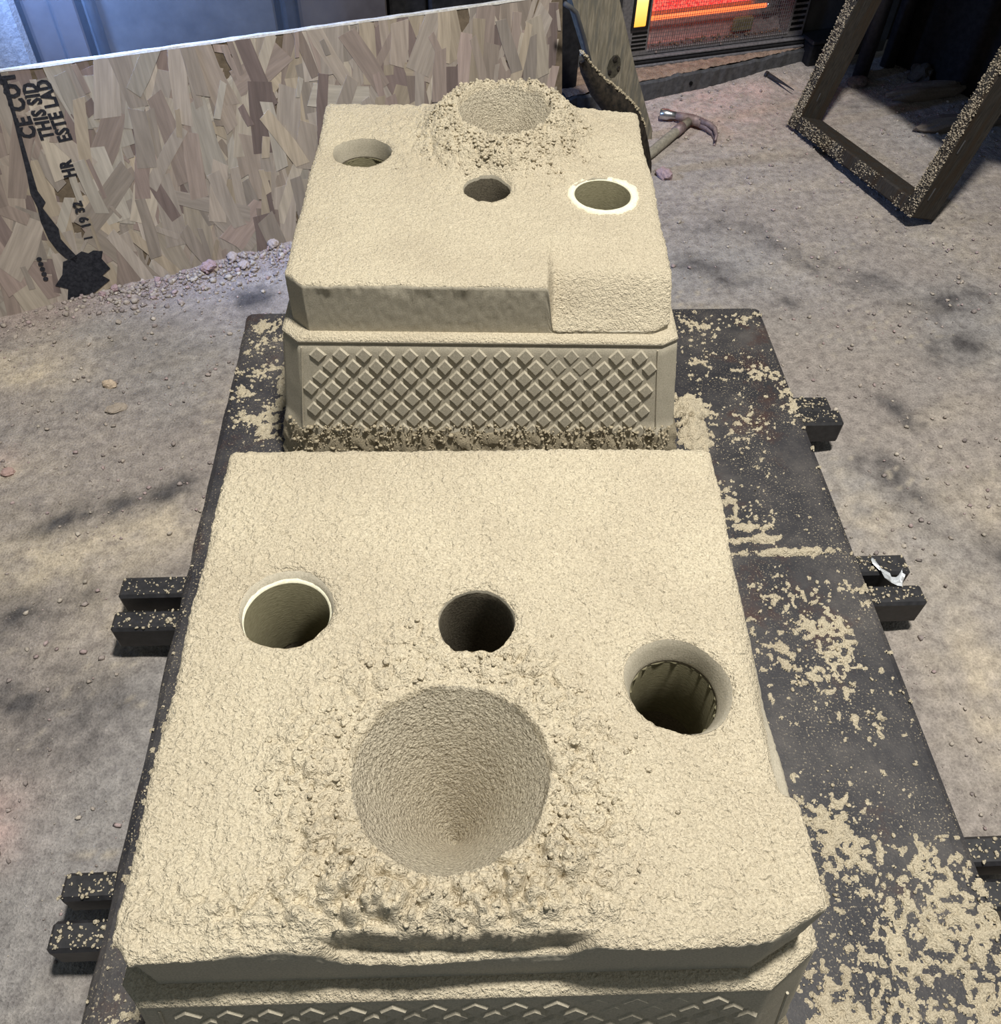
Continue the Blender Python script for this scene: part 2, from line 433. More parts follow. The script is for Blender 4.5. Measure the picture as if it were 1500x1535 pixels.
# ------------------------------------------------------------------ walls
WN = .35
wall = thing('wall_back', None, None, OP + ON * WN, (OD, ON, Z3)); wall['kind'] = 'structure'
MB().box(-1.6, 1.38, .05, .12, -.05, 1.7).build('backing', M_DARK, wall)
for (a, b, y, m) in ((-.035, .068, .0, M_WALLB), (.085, .50, -.012, M_WALL), (.515, .545, -.03, M_DARK), (.56, .785, .0, M_WALLB), (.80, .90, .02, M_DARK), (.905, 1.37, .012, M_DARK)):
    MB().box(a, b, y, .05, -.04, 1.68, .006).build('sheet_panel', m, wall)
MB().box(-.62, -.045, -.05, .05, -.04, 1.7, .012).build('post', M_POST, wall)
MB().box(.02, .07, -.016, .0, -.04, 1.6, .004).build('seam_strip', M_WALLB, wall)
MB().tube([(.10, -.02, -.02), (.10, -.02, 1.6)], .012, 10).build('conduit', M_WALL, wall, True)
hw = thing('wall_heater', None, None, HQ - Vector((0, 0, .06)), (HD, HN, Z3)); hw['kind'] = 'structure'; hw.name = 'wall_far'
MB().box(-.45, 2.4, .13, .2, -.05, 1.7).build('backing', M_DARK, hw)
MB().box(.60, .95, .02, .13, -.05, 1.6, .006).build('sheet_panel', M_WALL, hw)
MB().box(.97, 2.4, .10, .13, -.05, 1.6, .006).build('sheet_panel', M_DARK, hw)

kerb = thing('trim_1', None, None, CP, (OD, ON, Z3)); kerb['kind'] = 'structure'
rk = random.Random(4)
V = []; F = []; nk = 40
for i in range(nk + 1):
    s = -.30 + .90 * i / nk
    top = .058 + rk.uniform(-.003, .003) + .003 * math.sin(s * 14)
    V += [(s, rk.uniform(-.003, .003), -.04), (s, rk.uniform(-.002, .002), top - .006), (s, .007, top), (s, .26, top + .004), (s, .26, -.04)]
for i in range(nk):
    a = i * 5; b = a + 5
    for k in range(4): F.append((a + k, b + k, b + k + 1, a + k + 1))
F += [(0, 1, 2, 3, 4), tuple(nk * 5 + k for k in (4, 3, 2, 1, 0))]
mesh_obj('kerb', V, F, M_CURB, kerb)
MB().tube([(.155, -.004, .028), (.155, .002, .028)], .006, 10).build('bolt_hole', M_BLACK, kerb)
# sand lying on the kerb
gx, gy = np.meshgrid(np.linspace(-.29, .585, 150), np.linspace(.006, .16, 36))
gz = .0650 + .006 * np.abs(NS[2].fbm(gx * 16, gy * 16, 3)) + .003 * NS[1].perlin(gx * 60, gy * 60) - .006 * (1 - sstep(.0, .02, gy))
gc = np.empty(gx.shape + (3,)); gc[:] = (.30, .215, .165); gc *= (1 + .35 * NS[4].fbm(gx * 30, gy * 30, 3))[..., None]
ii = np.arange(gx.size).reshape(gx.shape)
sb = mesh_obj('sand_layer', np.stack([gx, gy, gz], 2).reshape(-1, 3), np.stack([ii[:-1, :-1], ii[:-1, 1:], ii[1:, 1:], ii[1:, :-1]], 2).reshape(-1, 4), M_FLOOR, kerb, True, col=gc.reshape(-1, 3))
sb['kind'] = 'stuff'

# ------------------------------------------------------------------ heater
ht = thing('electric_heater', 'glowing red electric heater with wire grille on the low kerb against the wall', 'heater', HQ + Z3 * .002, (HD, HN, Z3))
mb = MB()
mb.box(-.07, .030, 0, .10, .040, .36, .004); mb.box(.522, .585, 0, .10, .040, .36, .004); mb.box(-.07, .585, .0, .10, .030, .046, .003); mb.box(-.07, .585, .0, .10, .285, .36, .004)
mb.box(.03, .522, .085, .10, .04, .30)
mb.build('housing', M_HOUSING, ht)
for k in range(3): MB().box(-.072, .588, -.012 - .004 * (2 - k), .04, .002 + .0098 * k, .0095 + .0098 * k, .002).build('base_ridge', M_DARK if k == 1 else M_HOUSING, ht)
for k in range(5): MB().box(-.028, .022, -.0012, .004, .048 + .0115 * k, .0535 + .0115 * k).build('vent_slot', M_BLACK, ht)
for k in range(12): MB().box(.530, .574, -.0012, .004, .050 + .0165 * k, .0585 + .0165 * k).build('vent_slot', M_BLACK, ht)
lf = MB(); lf.box(-.036, -.029, -.006, .002, .108, .27); lf.box(.012, .019, -.006, .002, .108, .27); lf.box(-.029, .012, -.006, .002, .108, .116); lf.box(-.029, .012, -.006, .002, .262, .27)
lfo = lf.build('lamp_frame', M_DARK, ht)
MB().box(-.029, .012, -.003, .001, .116, .262, .002).build('lamp_glass', M_YEL, lfo)
nt = M_YEL.node_tree; tcn = nd(nt, 'ShaderNodeTexCoord'); sx_ = nd(nt, 'ShaderNodeSeparateXYZ'); nt.links.new(tcn.outputs['Generated'], sx_.inputs[0])
nt.links.new(ramp(nt, sx_.outputs[2], [(.0, (.95, .40, .04)), (.45, (1.0, .62, .17)), (.8, (1.0, .86, .55))]), nt.nodes['Principled BSDF'].inputs['Emission Color'])
rv = []; rn = 14
for i in range(rn + 1):
    t = -1.25 + 2.5 * i / rn; rv += [(.032, .082 - .058 * (1 - math.cos(t)) / (1 - math.cos(1.25)) * .9, .165 + .125 * math.sin(t) / math.sin(1.25)), (.520, .082 - .058 * (1 - math.cos(t)) / (1 - math.cos(1.25)) * .9, .165 + .125 * math.sin(t) / math.sin(1.25))]
mesh_obj('reflector', rv, [(2 * i, 2 * i + 1, 2 * i + 3, 2 * i + 2) for i in range(rn)], M_REFLECT, ht, True)
MB().box(.034, .405, .050, .058, .134, .215, .003).build('glowing_plate', M_RED, ht)
MB().tube([(.034, .036, .121), (.445, .036, .121)], .0062, 10).build('glowing_tube', M_TUBE, ht, True)
MB().tube([(.445, .036, .121), (.452, .036, .121), (.468, .036, .121), (.50, .04, .121)], [.0075, .009, .008, .004], 10).build('tube_socket', M_CHROME, ht, True)
gr = MB()
for k in range(62): gr.tube([(.034 + .0079 * k, -.006, .046), (.034 + .0079 * k, -.012, .16), (.034 + .0079 * k, -.006, .286)], .0009, 4, False)
for k in range(22): gr.tube([(.03, -.007, .052 + .0105 * k), (.523, -.007, .052 + .0105 * k)], .0007, 4, False)
g = gr.build('grille_wires', M_WIRE, ht); g['kind'] = 'stuff'
for x in (.06, .285, .51): MB().tube([(x, -.003, .038), (x, .002, .038)], .0035, 8).build('screw', M_CHROME, ht)
grains('ash_crumbs', [(RS.uniform(.05, .51), RS.uniform(.005, .03), .047 + RS.uniform(0, .006)) for k in range(90)], RS.uniform(.002, .006, 90), M_CRUMB, ht, tint=np.array([(.20, .13, .09)] * 90))['kind'] = 'stuff'
MB().box(.335, .405, .02, .04, .055, .098, .006).build('scorched_patch', grainy('scorched_deposit', (.12, .10, .05), (.20, .17, .09), 80, .5, .003), ht)

blk = thing('steel_block', 'dark low steel block standing at the right end of the kerb', 'block', (1.095, 2.875, 0), (HD, HN, Z3))
MB().box(.0, .14, -.02, .16, -.01, .085, .006).build('body', M_DARK, blk)
MB().box(-.004, .144, -.026, .166, .085, .097, .003).build('cap', M_LUG, blk)

# ------------------------------------------------------------------ strand board
LEAN = math.radians(8)
BU = ON * math.sin(LEAN) + Z3 * math.cos(LEAN); BF = -(ON * math.cos(LEAN) - Z3 * math.sin(LEAN))    # up and front of the board
board = thing('strand_board', 'wide brown strand board with black stencilled lettering leaning behind the sand moulds', 'board', OP, (OD, -BF, BU))
S0, S1 = -.62, 1.122


def btop(s): return .4705 - .0225 * s


bt = .012
bv = [(S0, 0, -.012), (S1, 0, -.012), (S1, 0, btop(S1)), (S0, 0, btop(S0)), (S0, bt, -.012), (S1, bt, -.012), (S1, bt, btop(S1)), (S0, bt, btop(S0))]
mesh_obj('board_core', bv, [(0, 1, 2, 3), (7, 6, 5, 4), (0, 4, 5, 1), (1, 5, 6, 2), (3, 2, 6, 7), (4, 0, 3, 7)], M_OSB, board)
nE = 60; ev = []; ef = []
for i in range(nE + 1):
    s = S0 + (S1 - S0) * i / nE; z = btop(s)
    ev += [(s, -.0018 + random.uniform(-.0006, .0006), z - .001 + random.uniform(-.001, .001)), (s, -.001, z + .0022 + random.uniform(0, .0012)), (s, bt + .001, z + .0022 + random.uniform(0, .0012)), (s, bt + .001, z - .001)]
for i in range(nE):
    for k in range(3): ef.append((4 * i + k, 4 * i + 4 + k, 4 * i + 5 + k, 4 * i + 1 + k))
mesh_obj('pale_top_edge', ev, ef, M_EDGE, board)  # pale strip along the top edge of the board
rs = random.Random(21)
TONES = [(.31, .265, .225), (.27, .225, .19), (.35, .305, .25), (.235, .19, .165), (.315, .275, .24), (.165, .128, .118), (.27, .235, .205), (.34, .285, .22), (.285, .225, .20), (.32, .29, .25), (.29, .25, .215)]


def strand_geo(L, W, r):
    """outline of one wood strand lying in the x-z plane, its long side along z"""
    top = r.uniform(-.5, .5) * W * .9; bot = r.uniform(-.5, .5) * W * .9; bend = r.uniform(-.22, .22) * W
    P = [(-W / 2 + r.uniform(-.1, .1) * W, -L / 2 + bot * .4), (W / 2 + r.uniform(-.15, .1) * W, -L / 2 - bot * .4), (W / 2 + bend * .6, -L * .1), (W / 2 * r.uniform(.85, 1.05), L / 2 + top * .4), (-W / 2 * r.uniform(.75, 1.05), L / 2 - top * .4), (-W / 2 + bend * .6, L * .12)]
    return P


def strand_vf(P, dpt, at=None):
    if at is not None:
        s_, z_, a_ = at; c_, q_ = math.cos(a_), math.sin(a_)
        B = [(s_ + x * c_ + z * q_, z_ - x * q_ + z * c_) for x, z in P]
        f = lambda p: btop(p[0]) - .0008 - p[1]
        O = []
        for i in range(len(B)):
            p, q = B[i - 1], B[i]; fp, fq = f(p), f(q)
            if (fp > 0) != (fq > 0):
                w = fp / (fp - fq); O.append((p[0] + (q[0] - p[0]) * w, p[1] + (q[1] - p[1]) * w))
            if fq > 0: O.append(q)
        P = [((x - s_) * c_ - (z - z_) * q_, (x - s_) * q_ + (z - z_) * c_) for x, z in O]
    n = len(P)
    V = [(x, -dpt, z) for x, z in P] + [(x, .0003, z) for x, z in P]
    F = [tuple(range(n))] + [(i, n + i, n + (i + 1) % n, (i + 1) % n) for i in range(n)]
    return V, F


def clip_ok(s, z, L): return S0 + .02 < s < S1 - .015 and .0 < z < btop(s) - .012


cand = []
while len(cand) < 900:
    L = rs.choice((rs.uniform(.09, .19), rs.uniform(.09, .17), rs.uniform(.03, .09))); W = rs.uniform(.018, .058) if L > .09 else rs.uniform(.006, .020)
    s = rs.uniform(S0, S1); z = rs.uniform(-.01, .475); a = rs.gauss(.05, .28) if rs.random() < .8 else rs.uniform(-1.4, 1.4)
    hx = abs(math.sin(a)) * L / 2 + W / 2; hz = abs(math.cos(a)) * L / 2
    if s - hx < S0 or s + hx > S1 - .002: continue
    if z > btop(s) - .015: continue
    if z - hz < -.01: z = -.01 + hz
    cand.append((L, W, s, z, a))
cand.sort(key=lambda c: -c[0] * c[1])
big, small = cand[:290], cand[290:]
protos = []
order = list(range(290)); rs.shuffle(order)
for k, (L, W, s, z, a) in enumerate(big):
    dpt = .0004 + .0022 * order[k] / 290
    V, F = strand_vf(strand_geo(L, W, rs), dpt, (s, z, a))
    tone = np.array(rs.choice(TONES)) * rs.uniform(.78, 1.2)
    o = mesh_obj('wood_strand', V, F, M_STRAND, board, col=tone)
    o.location = (s, 0, z); o.rotation_euler = (0, a, 0)
SV = []; SF = []; SCO = []
for k, (L, W, s, z, a) in enumerate(small):
    dpt = .0003 + .0029 * rs.random() ** 1.3
    V, F = strand_vf(strand_geo(L, W, rs), dpt, (s, z, a)); c, q = math.cos(a), math.sin(a); n = len(SV)
    SV += [(s + x * c + zz * q, y, z - x * q + zz * c) for x, y, zz in V]; SF += [tuple(i + n for i in f) for f in F]
    tone = np.array(rs.choice(TONES)) * rs.uniform(.75, 1.2); SCO += [tone] * len(V)
tag(mesh_obj('small_strands', SV, SF, M_STRAND, board, col=np.array(SCO)), kind='stuff')


def stencil(word, s, z, size, rot, sx=.70, name='stencil_lettering'):
    """stencilled lettering that reads up the board"""
    cu = bpy.data.curves.new(name, 'FONT'); cu.body = word; cu.size = size; cu.extrude = .0002; cu.offset = size * .042; cu.resolution_u = 2
    cu.space_character = 1.12
    to = bpy.data.objects.new(name + '_curve', cu)
    COL.objects.link(to)
    dg = bpy.context.evaluated_depsgraph_get(); me = bpy.data.meshes.new_from_object(to.evaluated_get(dg))
    bpy.data.objects.remove(to); bpy.data.curves.remove(cu)
    me.transform(Matrix.Diagonal((sx, 1, 1, 1))); me.materials.clear(); me.materials.append(M_INK)
    o = bpy.data.objects.new(name, me); COL.objects.link(o); o.parent = board
    # text plane x-y -> board x-z, reading direction = +z
    M = Matrix(((math.cos(rot), -math.sin(rot), 0, s), (0, 0, -1, -.0036), (math.sin(rot), math.cos(rot), 0, z), (0, 0, 0, 1)))
    o.matrix_local = M
    return o


R90 = math.pi / 2
stencil('ESTE LAD', -.030, .332, .036, R90 + .02)
stencil('THIS SID', -.061, .342, .036, R90 - .03)
stencil('CE COT', -.091, .350, .040, R90 - .02, .78)
stencil('HR', -.047, .262, .034, R90)
stencil('19 32', -.056, .152, .026, R90 + .02, .9)
stencil('1', -.062, .126, .024, R90)


def ink(points, name='ink_stain'):
    mesh_obj(name, [(x, -.0036, z) for x, z in points] + [(x, .0, z) for x, z in points],
             [tuple(range(len(points)))] + [(i, len(points) + i, len(points) + (i + 1) % len(points), (i + 1) % len(points)) for i in range(len(points))], M_INK, board)


ink([(-.114, .466), (-.103, .466), (-.112, .40), (-.120, .34), (-.126, .285), (-.130, .247), (-.124, .222), (-.134, .212), (-.128, .19), (-.120, .163), (-.124, .140), (-.116, .118), (-.106, .094), (-.112, .080), (-.130, .098), (-.140, .118), (-.147, .146), (-.148, .185), (-.143, .216), (-.145, .246), (-.137, .284), (-.128, .34), (-.119, .40)])
ink([(-.118, .094), (-.094, .104), (-.082, .096), (-.070, .100), (-.052, .094), (-.060, .078), (-.050, .052), (-.072, .040), (-.060, .026), (-.10, .006), (-.16, .004), (-.150, .028), (-.172, .042), (-.150, .062), (-.138, .09)])
for k in range(5): ink([(-.181 - .001 * k + .0055 * math.cos(t), .108 - .0115 * k + .0045 * math.sin(t)) for t in np.linspace(0, 6.28, 9)[:-1]], 'ink_dot')

# ------------------------------------------------------------------ steel plate with lugs
plate = thing('steel_plate', 'long dark steel bottom plate dusted with sand under both sand moulds', 'plate', (0, 0, 0))
XL, XR, Y0, Y1 = -.493, .590, -.02, 1.467
prof = [(XL, .034), (XL, .088), (XL + .004, .095), (XL + .012, .099), (XL + .024, PZ), (XR - .028, PZ), (XR - .013, .0985), (XR - .004, .094), (XR, .086), (XR, .034)]
ys = np.linspace(Y0, Y1, 36)
PV = []; PF = []
rp = random.Random(3)
for j, y in enumerate(ys):
    for k, (x, z) in enumerate(prof):
        jx = rp.uniform(-.0015, .0015) if k in (0, 1, 8, 9) else 0
        PV.append((x + jx, y, z))
npf = len(prof)
for j in range(len(ys) - 1):
    for k in range(npf): PF.append((j * npf + k, j * npf + (k + 1) % npf, (j + 1) * npf + (k + 1) % npf, (j + 1) * npf + k))
PF += [tuple(range(npf)), tuple((len(ys) - 1) * npf + k for k in range(npf))[::-1]]


def steel_plate_mat():
    m, nt, b = new_mat('plate_steel'); L = nt.links.new
    tc = nd(nt, 'ShaderNodeTexCoord'); V_ = tc.outputs['Object']
    n1 = nd(nt, 'ShaderNodeTexNoise', Scale=7.0, Detail=6.0, Roughness=.7); L(V_, n1.inputs['Vector'])
    c1 = ramp(nt, n1.outputs['Fac'], [(.36, (.020, .020, .025)), (.50, (.040, .038, .041)), (.68, (.088, .080, .076))])
    n2 = nd(nt, 'ShaderNodeTexNoise', Scale=4.2, Detail=6.0, Roughness=.75); L(V_, n2.inputs['Vector'])
    f2 = ramp(nt, n2.outputs['Fac'], [(.56, (0, 0, 0)), (.66, (.8, .8, .8))])
    m2 = nd(nt, 'ShaderNodeMix', data_type='RGBA'); L(f2, m2.inputs[0]); L(c1, m2.inputs[6]); m2.inputs[7].default_value = (.055, .027, .022, 1)
    n3 = nd(nt, 'ShaderNodeTexNoise', Scale=330.0, Detail=2.0, Roughness=.5); L(V_, n3.inputs['Vector'])
    f3 = ramp(nt, n3.outputs['Fac'], [(.60, (0, 0, 0)), (.70, (1, 1, 1))])
    n4 = nd(nt, 'ShaderNodeTexNoise', Scale=9.0, Detail=4.0); L(V_, n4.inputs['Vector'])
    f4 = ramp(nt, n4.outputs['Fac'], [(.40, (.12, .12, .12)), (.62, (.9, .9, .9))])
    mu = nd(nt, 'ShaderNodeMath', operation='MULTIPLY'); L(f3, mu.inputs[0]); L(f4, mu.inputs[1])
    m3 = nd(nt, 'ShaderNodeMix', data_type='RGBA'); L(mu.outputs[0], m3.inputs[0]); L(m2.outputs[2], m3.inputs[6]); m3.inputs[7].default_value = (.46, .39, .27, 1)
    L(m3.outputs[2], b.inputs['Base Color']); b.inputs['Roughness'].default_value = .6; b.inputs['Specular IOR Level'].default_value = .4
    bp = nd(nt, 'ShaderNodeBump', Strength=.35, Distance=.0015); L(n3.outputs['Fac'], bp.inputs['Height']); L(bp.outputs[0], b.inputs['Normal'])
    return m


mesh_obj('plate', PV, PF, steel_plate_mat(), plate)
for y in (.10, .55, 1.0, 1.38): MB().box(XL + .05, XR - .05, y - .03, y + .03, -.022, .036).build('bearer', M_LUG, plate)


LUGS = []


def lug(side, yc, wy, x1, dz, drop):
    LUGS.append((XL if side < 0 else XR, x1, yc, dz))
    x0 = XL + .01 if side < 0 else XR - .01
    xa, xb = (x1, x0) if side < 0 else (x0, x1)
    m = MB(); m.box(xa, xb, yc - wy / 2, yc + wy / 2, dz - drop, dz, .0045)
    o = m.build('lug', M_LUG, plate)
    return o


for (s, yc, wy, x1, dz, dr) in ((-1, .800, .040, -.598, .078, .045), (-1, .735, .036, -.594, .081, .052), (-1, .346, .034, -.562, .078, .046), (-1, .288, .036, -.560, .081, .052),
                               (1, 1.197, .038, .664, .078, .046), (1, 1.155, .040, .675, .081, .052), (1, .808, .040, .680, .078, .046), (1, .745, .038, .684, .081, .055), (1, .345, .038, .684, .078, .046), (1, .290, .038, .684, .081, .052)):
    lug(s, yc, wy, x1, dz, dr)
# a crumpled foil scrap on a lug
fv = []; ff = []
for i in range(9):
    for j in range(4):
        t = i / 8; fv.append((.618 + .046 * t + .004 * rp.uniform(-1, 1), .815 - .05 * math.sin(t * 2.6) + .006 * (j - 1.5) + .002 * rp.uniform(-1, 1), .0815 + .004 * rp.random() + .002 * (j % 2)))
for i in range(8):
    for j in range(3): ff.append((i * 4 + j, i * 4 + 4 + j, i * 4 + 5 + j, i * 4 + 1 + j))
tag(mesh_obj('foil_scrap', fv, ff, grainy('bright_foil', (.75, .78, .80), (.95, .97, 1), 60, .2, .001, rough=.25, metal=.6, spec=.6)), 'small crumpled bright foil scrap lying on the middle right lug', 'foil')

# ------------------------------------------------------------------ sand moulds
W2, L2, HT, H1, LE, FL = .2895, .2767, .4595, .369, .0151, .033      # half width, half length, top, parting ledge, ledge width, flare of the drag
CH = .032


def outline(hx, hy, ch, n_long=120, g=0):
    """closed chamfered rectangle, counter-clockwise from the front left chamfer"""
    l, r = ch; l += g; r += g; b = .010 + g * .3
    P = [(-hx + l, -hy), (hx - r, -hy), (hx, -hy + r * .65), (hx, hy - b), (hx - b, hy), (-hx + b, hy), (-hx, hy - b), (-hx, -hy + l)]
    out = []
    for i in range(8):
        a, b = np.array(P[i]), np.array(P[(i + 1) % 8])
        m = n_long if i % 2 == 0 else 8
        for k in range(m): out.append(a + (b - a) * k / m)
    return np.array(out)


def mould(name, label, cxy, rot, holes, cup, hfun, ext, notch, res, seed, skirt, ch=(.03, .03)):
    c, s = math.cos(rot), math.sin(rot)
    root = thing(name, label, 'sand mould', (cxy[0], cxy[1], 0), ((c, s, 0), (-s, c, 0), (0, 0, 1)), 'sand moulds on the steel plate')
    nz = NS[seed % 6]; nz2 = NS[(seed + 3) % 6]
    nu, nv = res
    u = np.linspace(-1, 1, nu); v = np.linspace(-1, 1, nv)
    U, Vv = np.meshgrid(u, v)
    Y = Vv * L2
    def half(yy):
        fr = L2 + yy; bk = L2 - yy
        rear = np.maximum(0, .007 - bk)
        return W2 - np.maximum(0, ch[0] - fr) - rear, W2 - np.maximum(0, ch[1] - fr / .5) - rear
    hxL, hxR = half(Y)
    eL, eR = ext(Y)
    X = np.where(U < 0, U * (hxL + eL), U * (hxR + eR))
    Y = Y + notch(X) * sstep(-.0, -1, Vv) ** 6
    edge = np.minimum(np.minimum(1 - np.abs(U), 1 - np.abs(Vv)) * .28, .05)
    w = np.clip(1 - edge / .012, 0, 1)
    X = X + w * .0022 * nz.fbm(Y * 60, U * 3 + 9, 3) * (np.abs(U) > .9); Y = Y + w * .0028 * nz2.fbm(X * 60, Vv * 3, 3) * (np.abs(Vv) > .9)
    # hole rims: push grid points on to the circle
    dead = np.zeros(X.shape, bool); dx = 2 * W2 / nu
    for h in holes:
        hxh, hyh, r = h['x'], h['y'], h['r']
        # organic rim
        def rad(a, r=r, hxh=hxh, h=h): return r * (1 + h.get('wob', .02) * np.sin(2 * a + hxh * 50) + .012 * np.sin(5 * a + 1) + h.get('ob', 0) * np.cos(2 * (a - h.get('oa', 0))) + h.get('fa', 0) * np.sin(a))
        h['rad'] = rad
        D = np.hypot(X - hxh, Y - hyh); A = np.arctan2(Y - hyh, X - hxh); RR = rad(A)
        inn = D < RR
        out = ~inn
        nb = np.zeros_like(inn)
        for i in (-1, 0, 1):
            for j in (-1, 0, 1): nb |= np.roll(np.roll(out, i, 0), j, 1)
        proj = inn & nb
        X = np.where(proj, hxh + RR * np.cos(A), X); Y = np.where(proj, hyh + RR * np.sin(A), Y)
        dead |= inn & ~proj
    Z = HT + hfun(X, Y, nz, nz2)
    # soft lips
    for h in holes:
        D = np.hypot(X - h['x'], Y - h['y']); A = np.arctan2(Y - h['y'], X - h['x'])
        t = np.clip((D - h['rad'](A)) / .010, 0, 1); Z = Z - (1 - t) ** 2 * h.get('lip', .003)
    Z = Z - .004 * np.clip(1 - edge / .010, 0, 1) ** 2
    idx = np.arange(nu * nv).reshape(nv, nu)
    Fq = np.stack([idx[:-1, :-1], idx[:-1, 1:], idx[1:, 1:], idx[1:, :-1]], 2).reshape(-1, 4)
    dd = dead.ravel(); Fq = Fq[~dd[Fq].any(1)]
    V = np.stack([X, Y, Z], 2).reshape(-1, 3)
    cupmask = None
    fm = np.zeros(len(Fq), int)
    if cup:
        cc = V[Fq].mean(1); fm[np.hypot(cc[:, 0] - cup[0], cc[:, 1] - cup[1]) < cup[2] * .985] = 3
    # perimeter, counter-clockwise from front left
    per = np.concatenate([idx[0, :-1], idx[:-1, -1], idx[-1, :0:-1], idx[:0:-1, 0]])
    P = V[per]
    ang = P[:, :2].copy()
    foot = ang.copy()
    # the foot of the cope wall: the same points pulled on to the clean outline
    k = np.maximum(np.abs(foot[:, 0]) / W2, np.abs(foot[:, 1]) / L2)
    pu = np.stack([U, Vv], 2).reshape(-1, 2)[per]
    yy = pu[:, 1] * L2; fl_, fr_ = half(yy)
    foot = np.stack([pu[:, 0] * np.where(pu[:, 0] < 0, fl_, fr_), yy], 1)
    nrm = foot / np.linalg.norm(foot, axis=1)[:, None]
    rows = 14; VV = [V]; FF = [Fq]; n0 = len(V); prev = per; npn = len(per)
    arc = np.cumsum(np.r_[0, np.hypot(*np.diff(foot, axis=0).T)])
    for r in range(1, rows + 1):
        t = r / rows
        XY = ang + (foot - ang) * sstep(0, .22, np.array(t))
        zz = P[:, 2] + (H1 + .004 - P[:, 2]) * t
        dsp = .0011 * nz.fbm(arc * 90, np.full(npn, t * 9.0), 3) * (1 if r < rows else .3)
        XY = XY + nrm * dsp[:, None]
        cur = n0 + np.arange(npn); n0 += npn
        VV.append(np.column_stack([XY, zz])); FF.append(np.stack([prev, np.roll(prev, -1), np.roll(cur, -1), cur], 1)[:, ::-1]); prev = cur
    nwall = npn * rows
    V = np.vstack(VV); F = np.vstack(FF)
    mi = np.r_[fm, np.ones(nwall, int)]
    # collars of the holes down in the sand
    for h in holes:
        na = 64; a = np.linspace(0, 2 * np.pi, na, endpoint=False); R0 = h['rad'](a)
        zt = HT + hfun(h['x'] + R0 * np.cos(a), h['y'] + R0 * np.sin(a), nz, nz2) - h.get('lip', .003) + .0005
        lv = [(R0, zt)]
        m = 6
        for q in range(1, m + 1):
            t = q / m; lv.append((R0 + (h['rs'] - R0) * t ** .7 * h.get('taper', 1.0), zt + (HT - h['depth'] - zt) * t))
        for dz in (.06, .14, h.get('deep', .26)): lv.append((np.full(na, h['rs'] * (1 - dz * .35)), np.full(na, HT - h['depth'] - dz)))
        st = len(V); parts = []
        for q, (R, z) in enumerate(lv):
            jit = 1 + .006 * nz.perlin(2 * np.cos(a) + 9, 2 * np.sin(a) + q * .2) * (q > 0)
            parts.append(np.column_stack([h['x'] + R * jit * np.cos(a), h['y'] + R * jit * np.sin(a), z]))
        V = np.vstack([V] + parts); fl = []
        for q in range(len(lv) - 1):
            i0 = st + q * na + np.arange(na); i1 = i0 + na
            fl.append(np.stack([i0, np.roll(i0, -1), np.roll(i1, -1), i1], 1))
        last = st + (len(lv) - 1) * na + np.arange(na)
        V = np.vstack([V, [[h['x'], h['y'], HT - h['depth'] - h.get('deep', .26) - .01]]]); ce = len(V) - 1
        fl.append(np.stack([last[0::2], np.roll(last, -1)[0::2], np.roll(last, -2)[0::2], np.full(na // 2, ce)], 1))
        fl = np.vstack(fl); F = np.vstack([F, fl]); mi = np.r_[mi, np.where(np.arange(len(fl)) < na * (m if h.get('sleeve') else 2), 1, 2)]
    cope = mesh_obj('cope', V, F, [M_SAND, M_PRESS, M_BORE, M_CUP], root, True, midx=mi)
    # sleeves
    for h in holes:
        if not h.get('sleeve'): continue
        ri, ro, zt, zb = h['rs'] * .985, h['sleeve'], HT - h['depth'] + h.get('sz', .0), HT - h['depth'] - .11
        na = 56; SVv = []; SFf = []
        for k in range(na):
            a = 2 * math.pi * k / na; ca, sa = math.cos(a), math.sin(a); rr = random.uniform(-.0012, .0012); ro2 = ro + rr * 2 + h.get('sw', .0) * math.cos(a - h.get('sa', 0))
            for (r, z) in ((ri * .97, zb), (ri, zt - .002), (ri + (.0012 if h.get('plain') else .003), zt + rr * .4), (ro2 - .002, zt + rr * .5), (ro2, zt - .005), (ro2, zt - .02)):
                SVv.append((h['x'] + r * ca, h['y'] + r * sa, z))
        fm2 = []; plain = h.get('plain')
        for k in range(na):
            for q in range(5):
                SFf.append((k * 6 + q, k * 6 + q + 1, ((k + 1) % na) * 6 + q + 1, ((k + 1) % na) * 6 + q)); fm2.append(1 if q == 0 or plain else 0)
        mesh_obj('riser_sleeve', SVv, SFf, [M_SLEEVE, M_SLEEVE_IN], root, True, midx=fm2)
    # ---- drag: ledge, lip, flared wall
    rings = []

    def ring(dx_, z, g, nzs=0.0, sd=0.0, low=None):
        P = outline(W2 + dx_, L2 + dx_, ch, 120, g)
        n = P / np.linalg.norm(P, axis=1)[:, None]; ar = np.arange(len(P)) * .0045
        d = nzs * nz2.fbm(ar * 45, np.full(len(P), sd), 3)
        zz = np.full(len(P), z) + (nzs * .7 * nz.fbm(ar * 30 + 5, np.full(len(P), sd), 2))
        P = P + n * d[:, None]
        return np.column_stack([P, zz])
    e = LE
    rings.append(ring(-.02, H1 + .003, 0, .0)); rings.append(ring(.002, H1 + .005, 0, .001, 3)); rings.append(ring(e * .6, H1 + .0035, 0, .0012, 1)); rings.append(ring(e, H1, 0, .0008, 2)); rings.append(ring(e + .0015, H1 - .002, 0, .0006, 7)); rings.append(ring(e + .0015, H1 - .006, 0)); rings.append(ring(e - .0012, H1 - .008, 0))
    ZR = 22; zs = np.linspace(H1 - .012, PZ + .001, ZR)
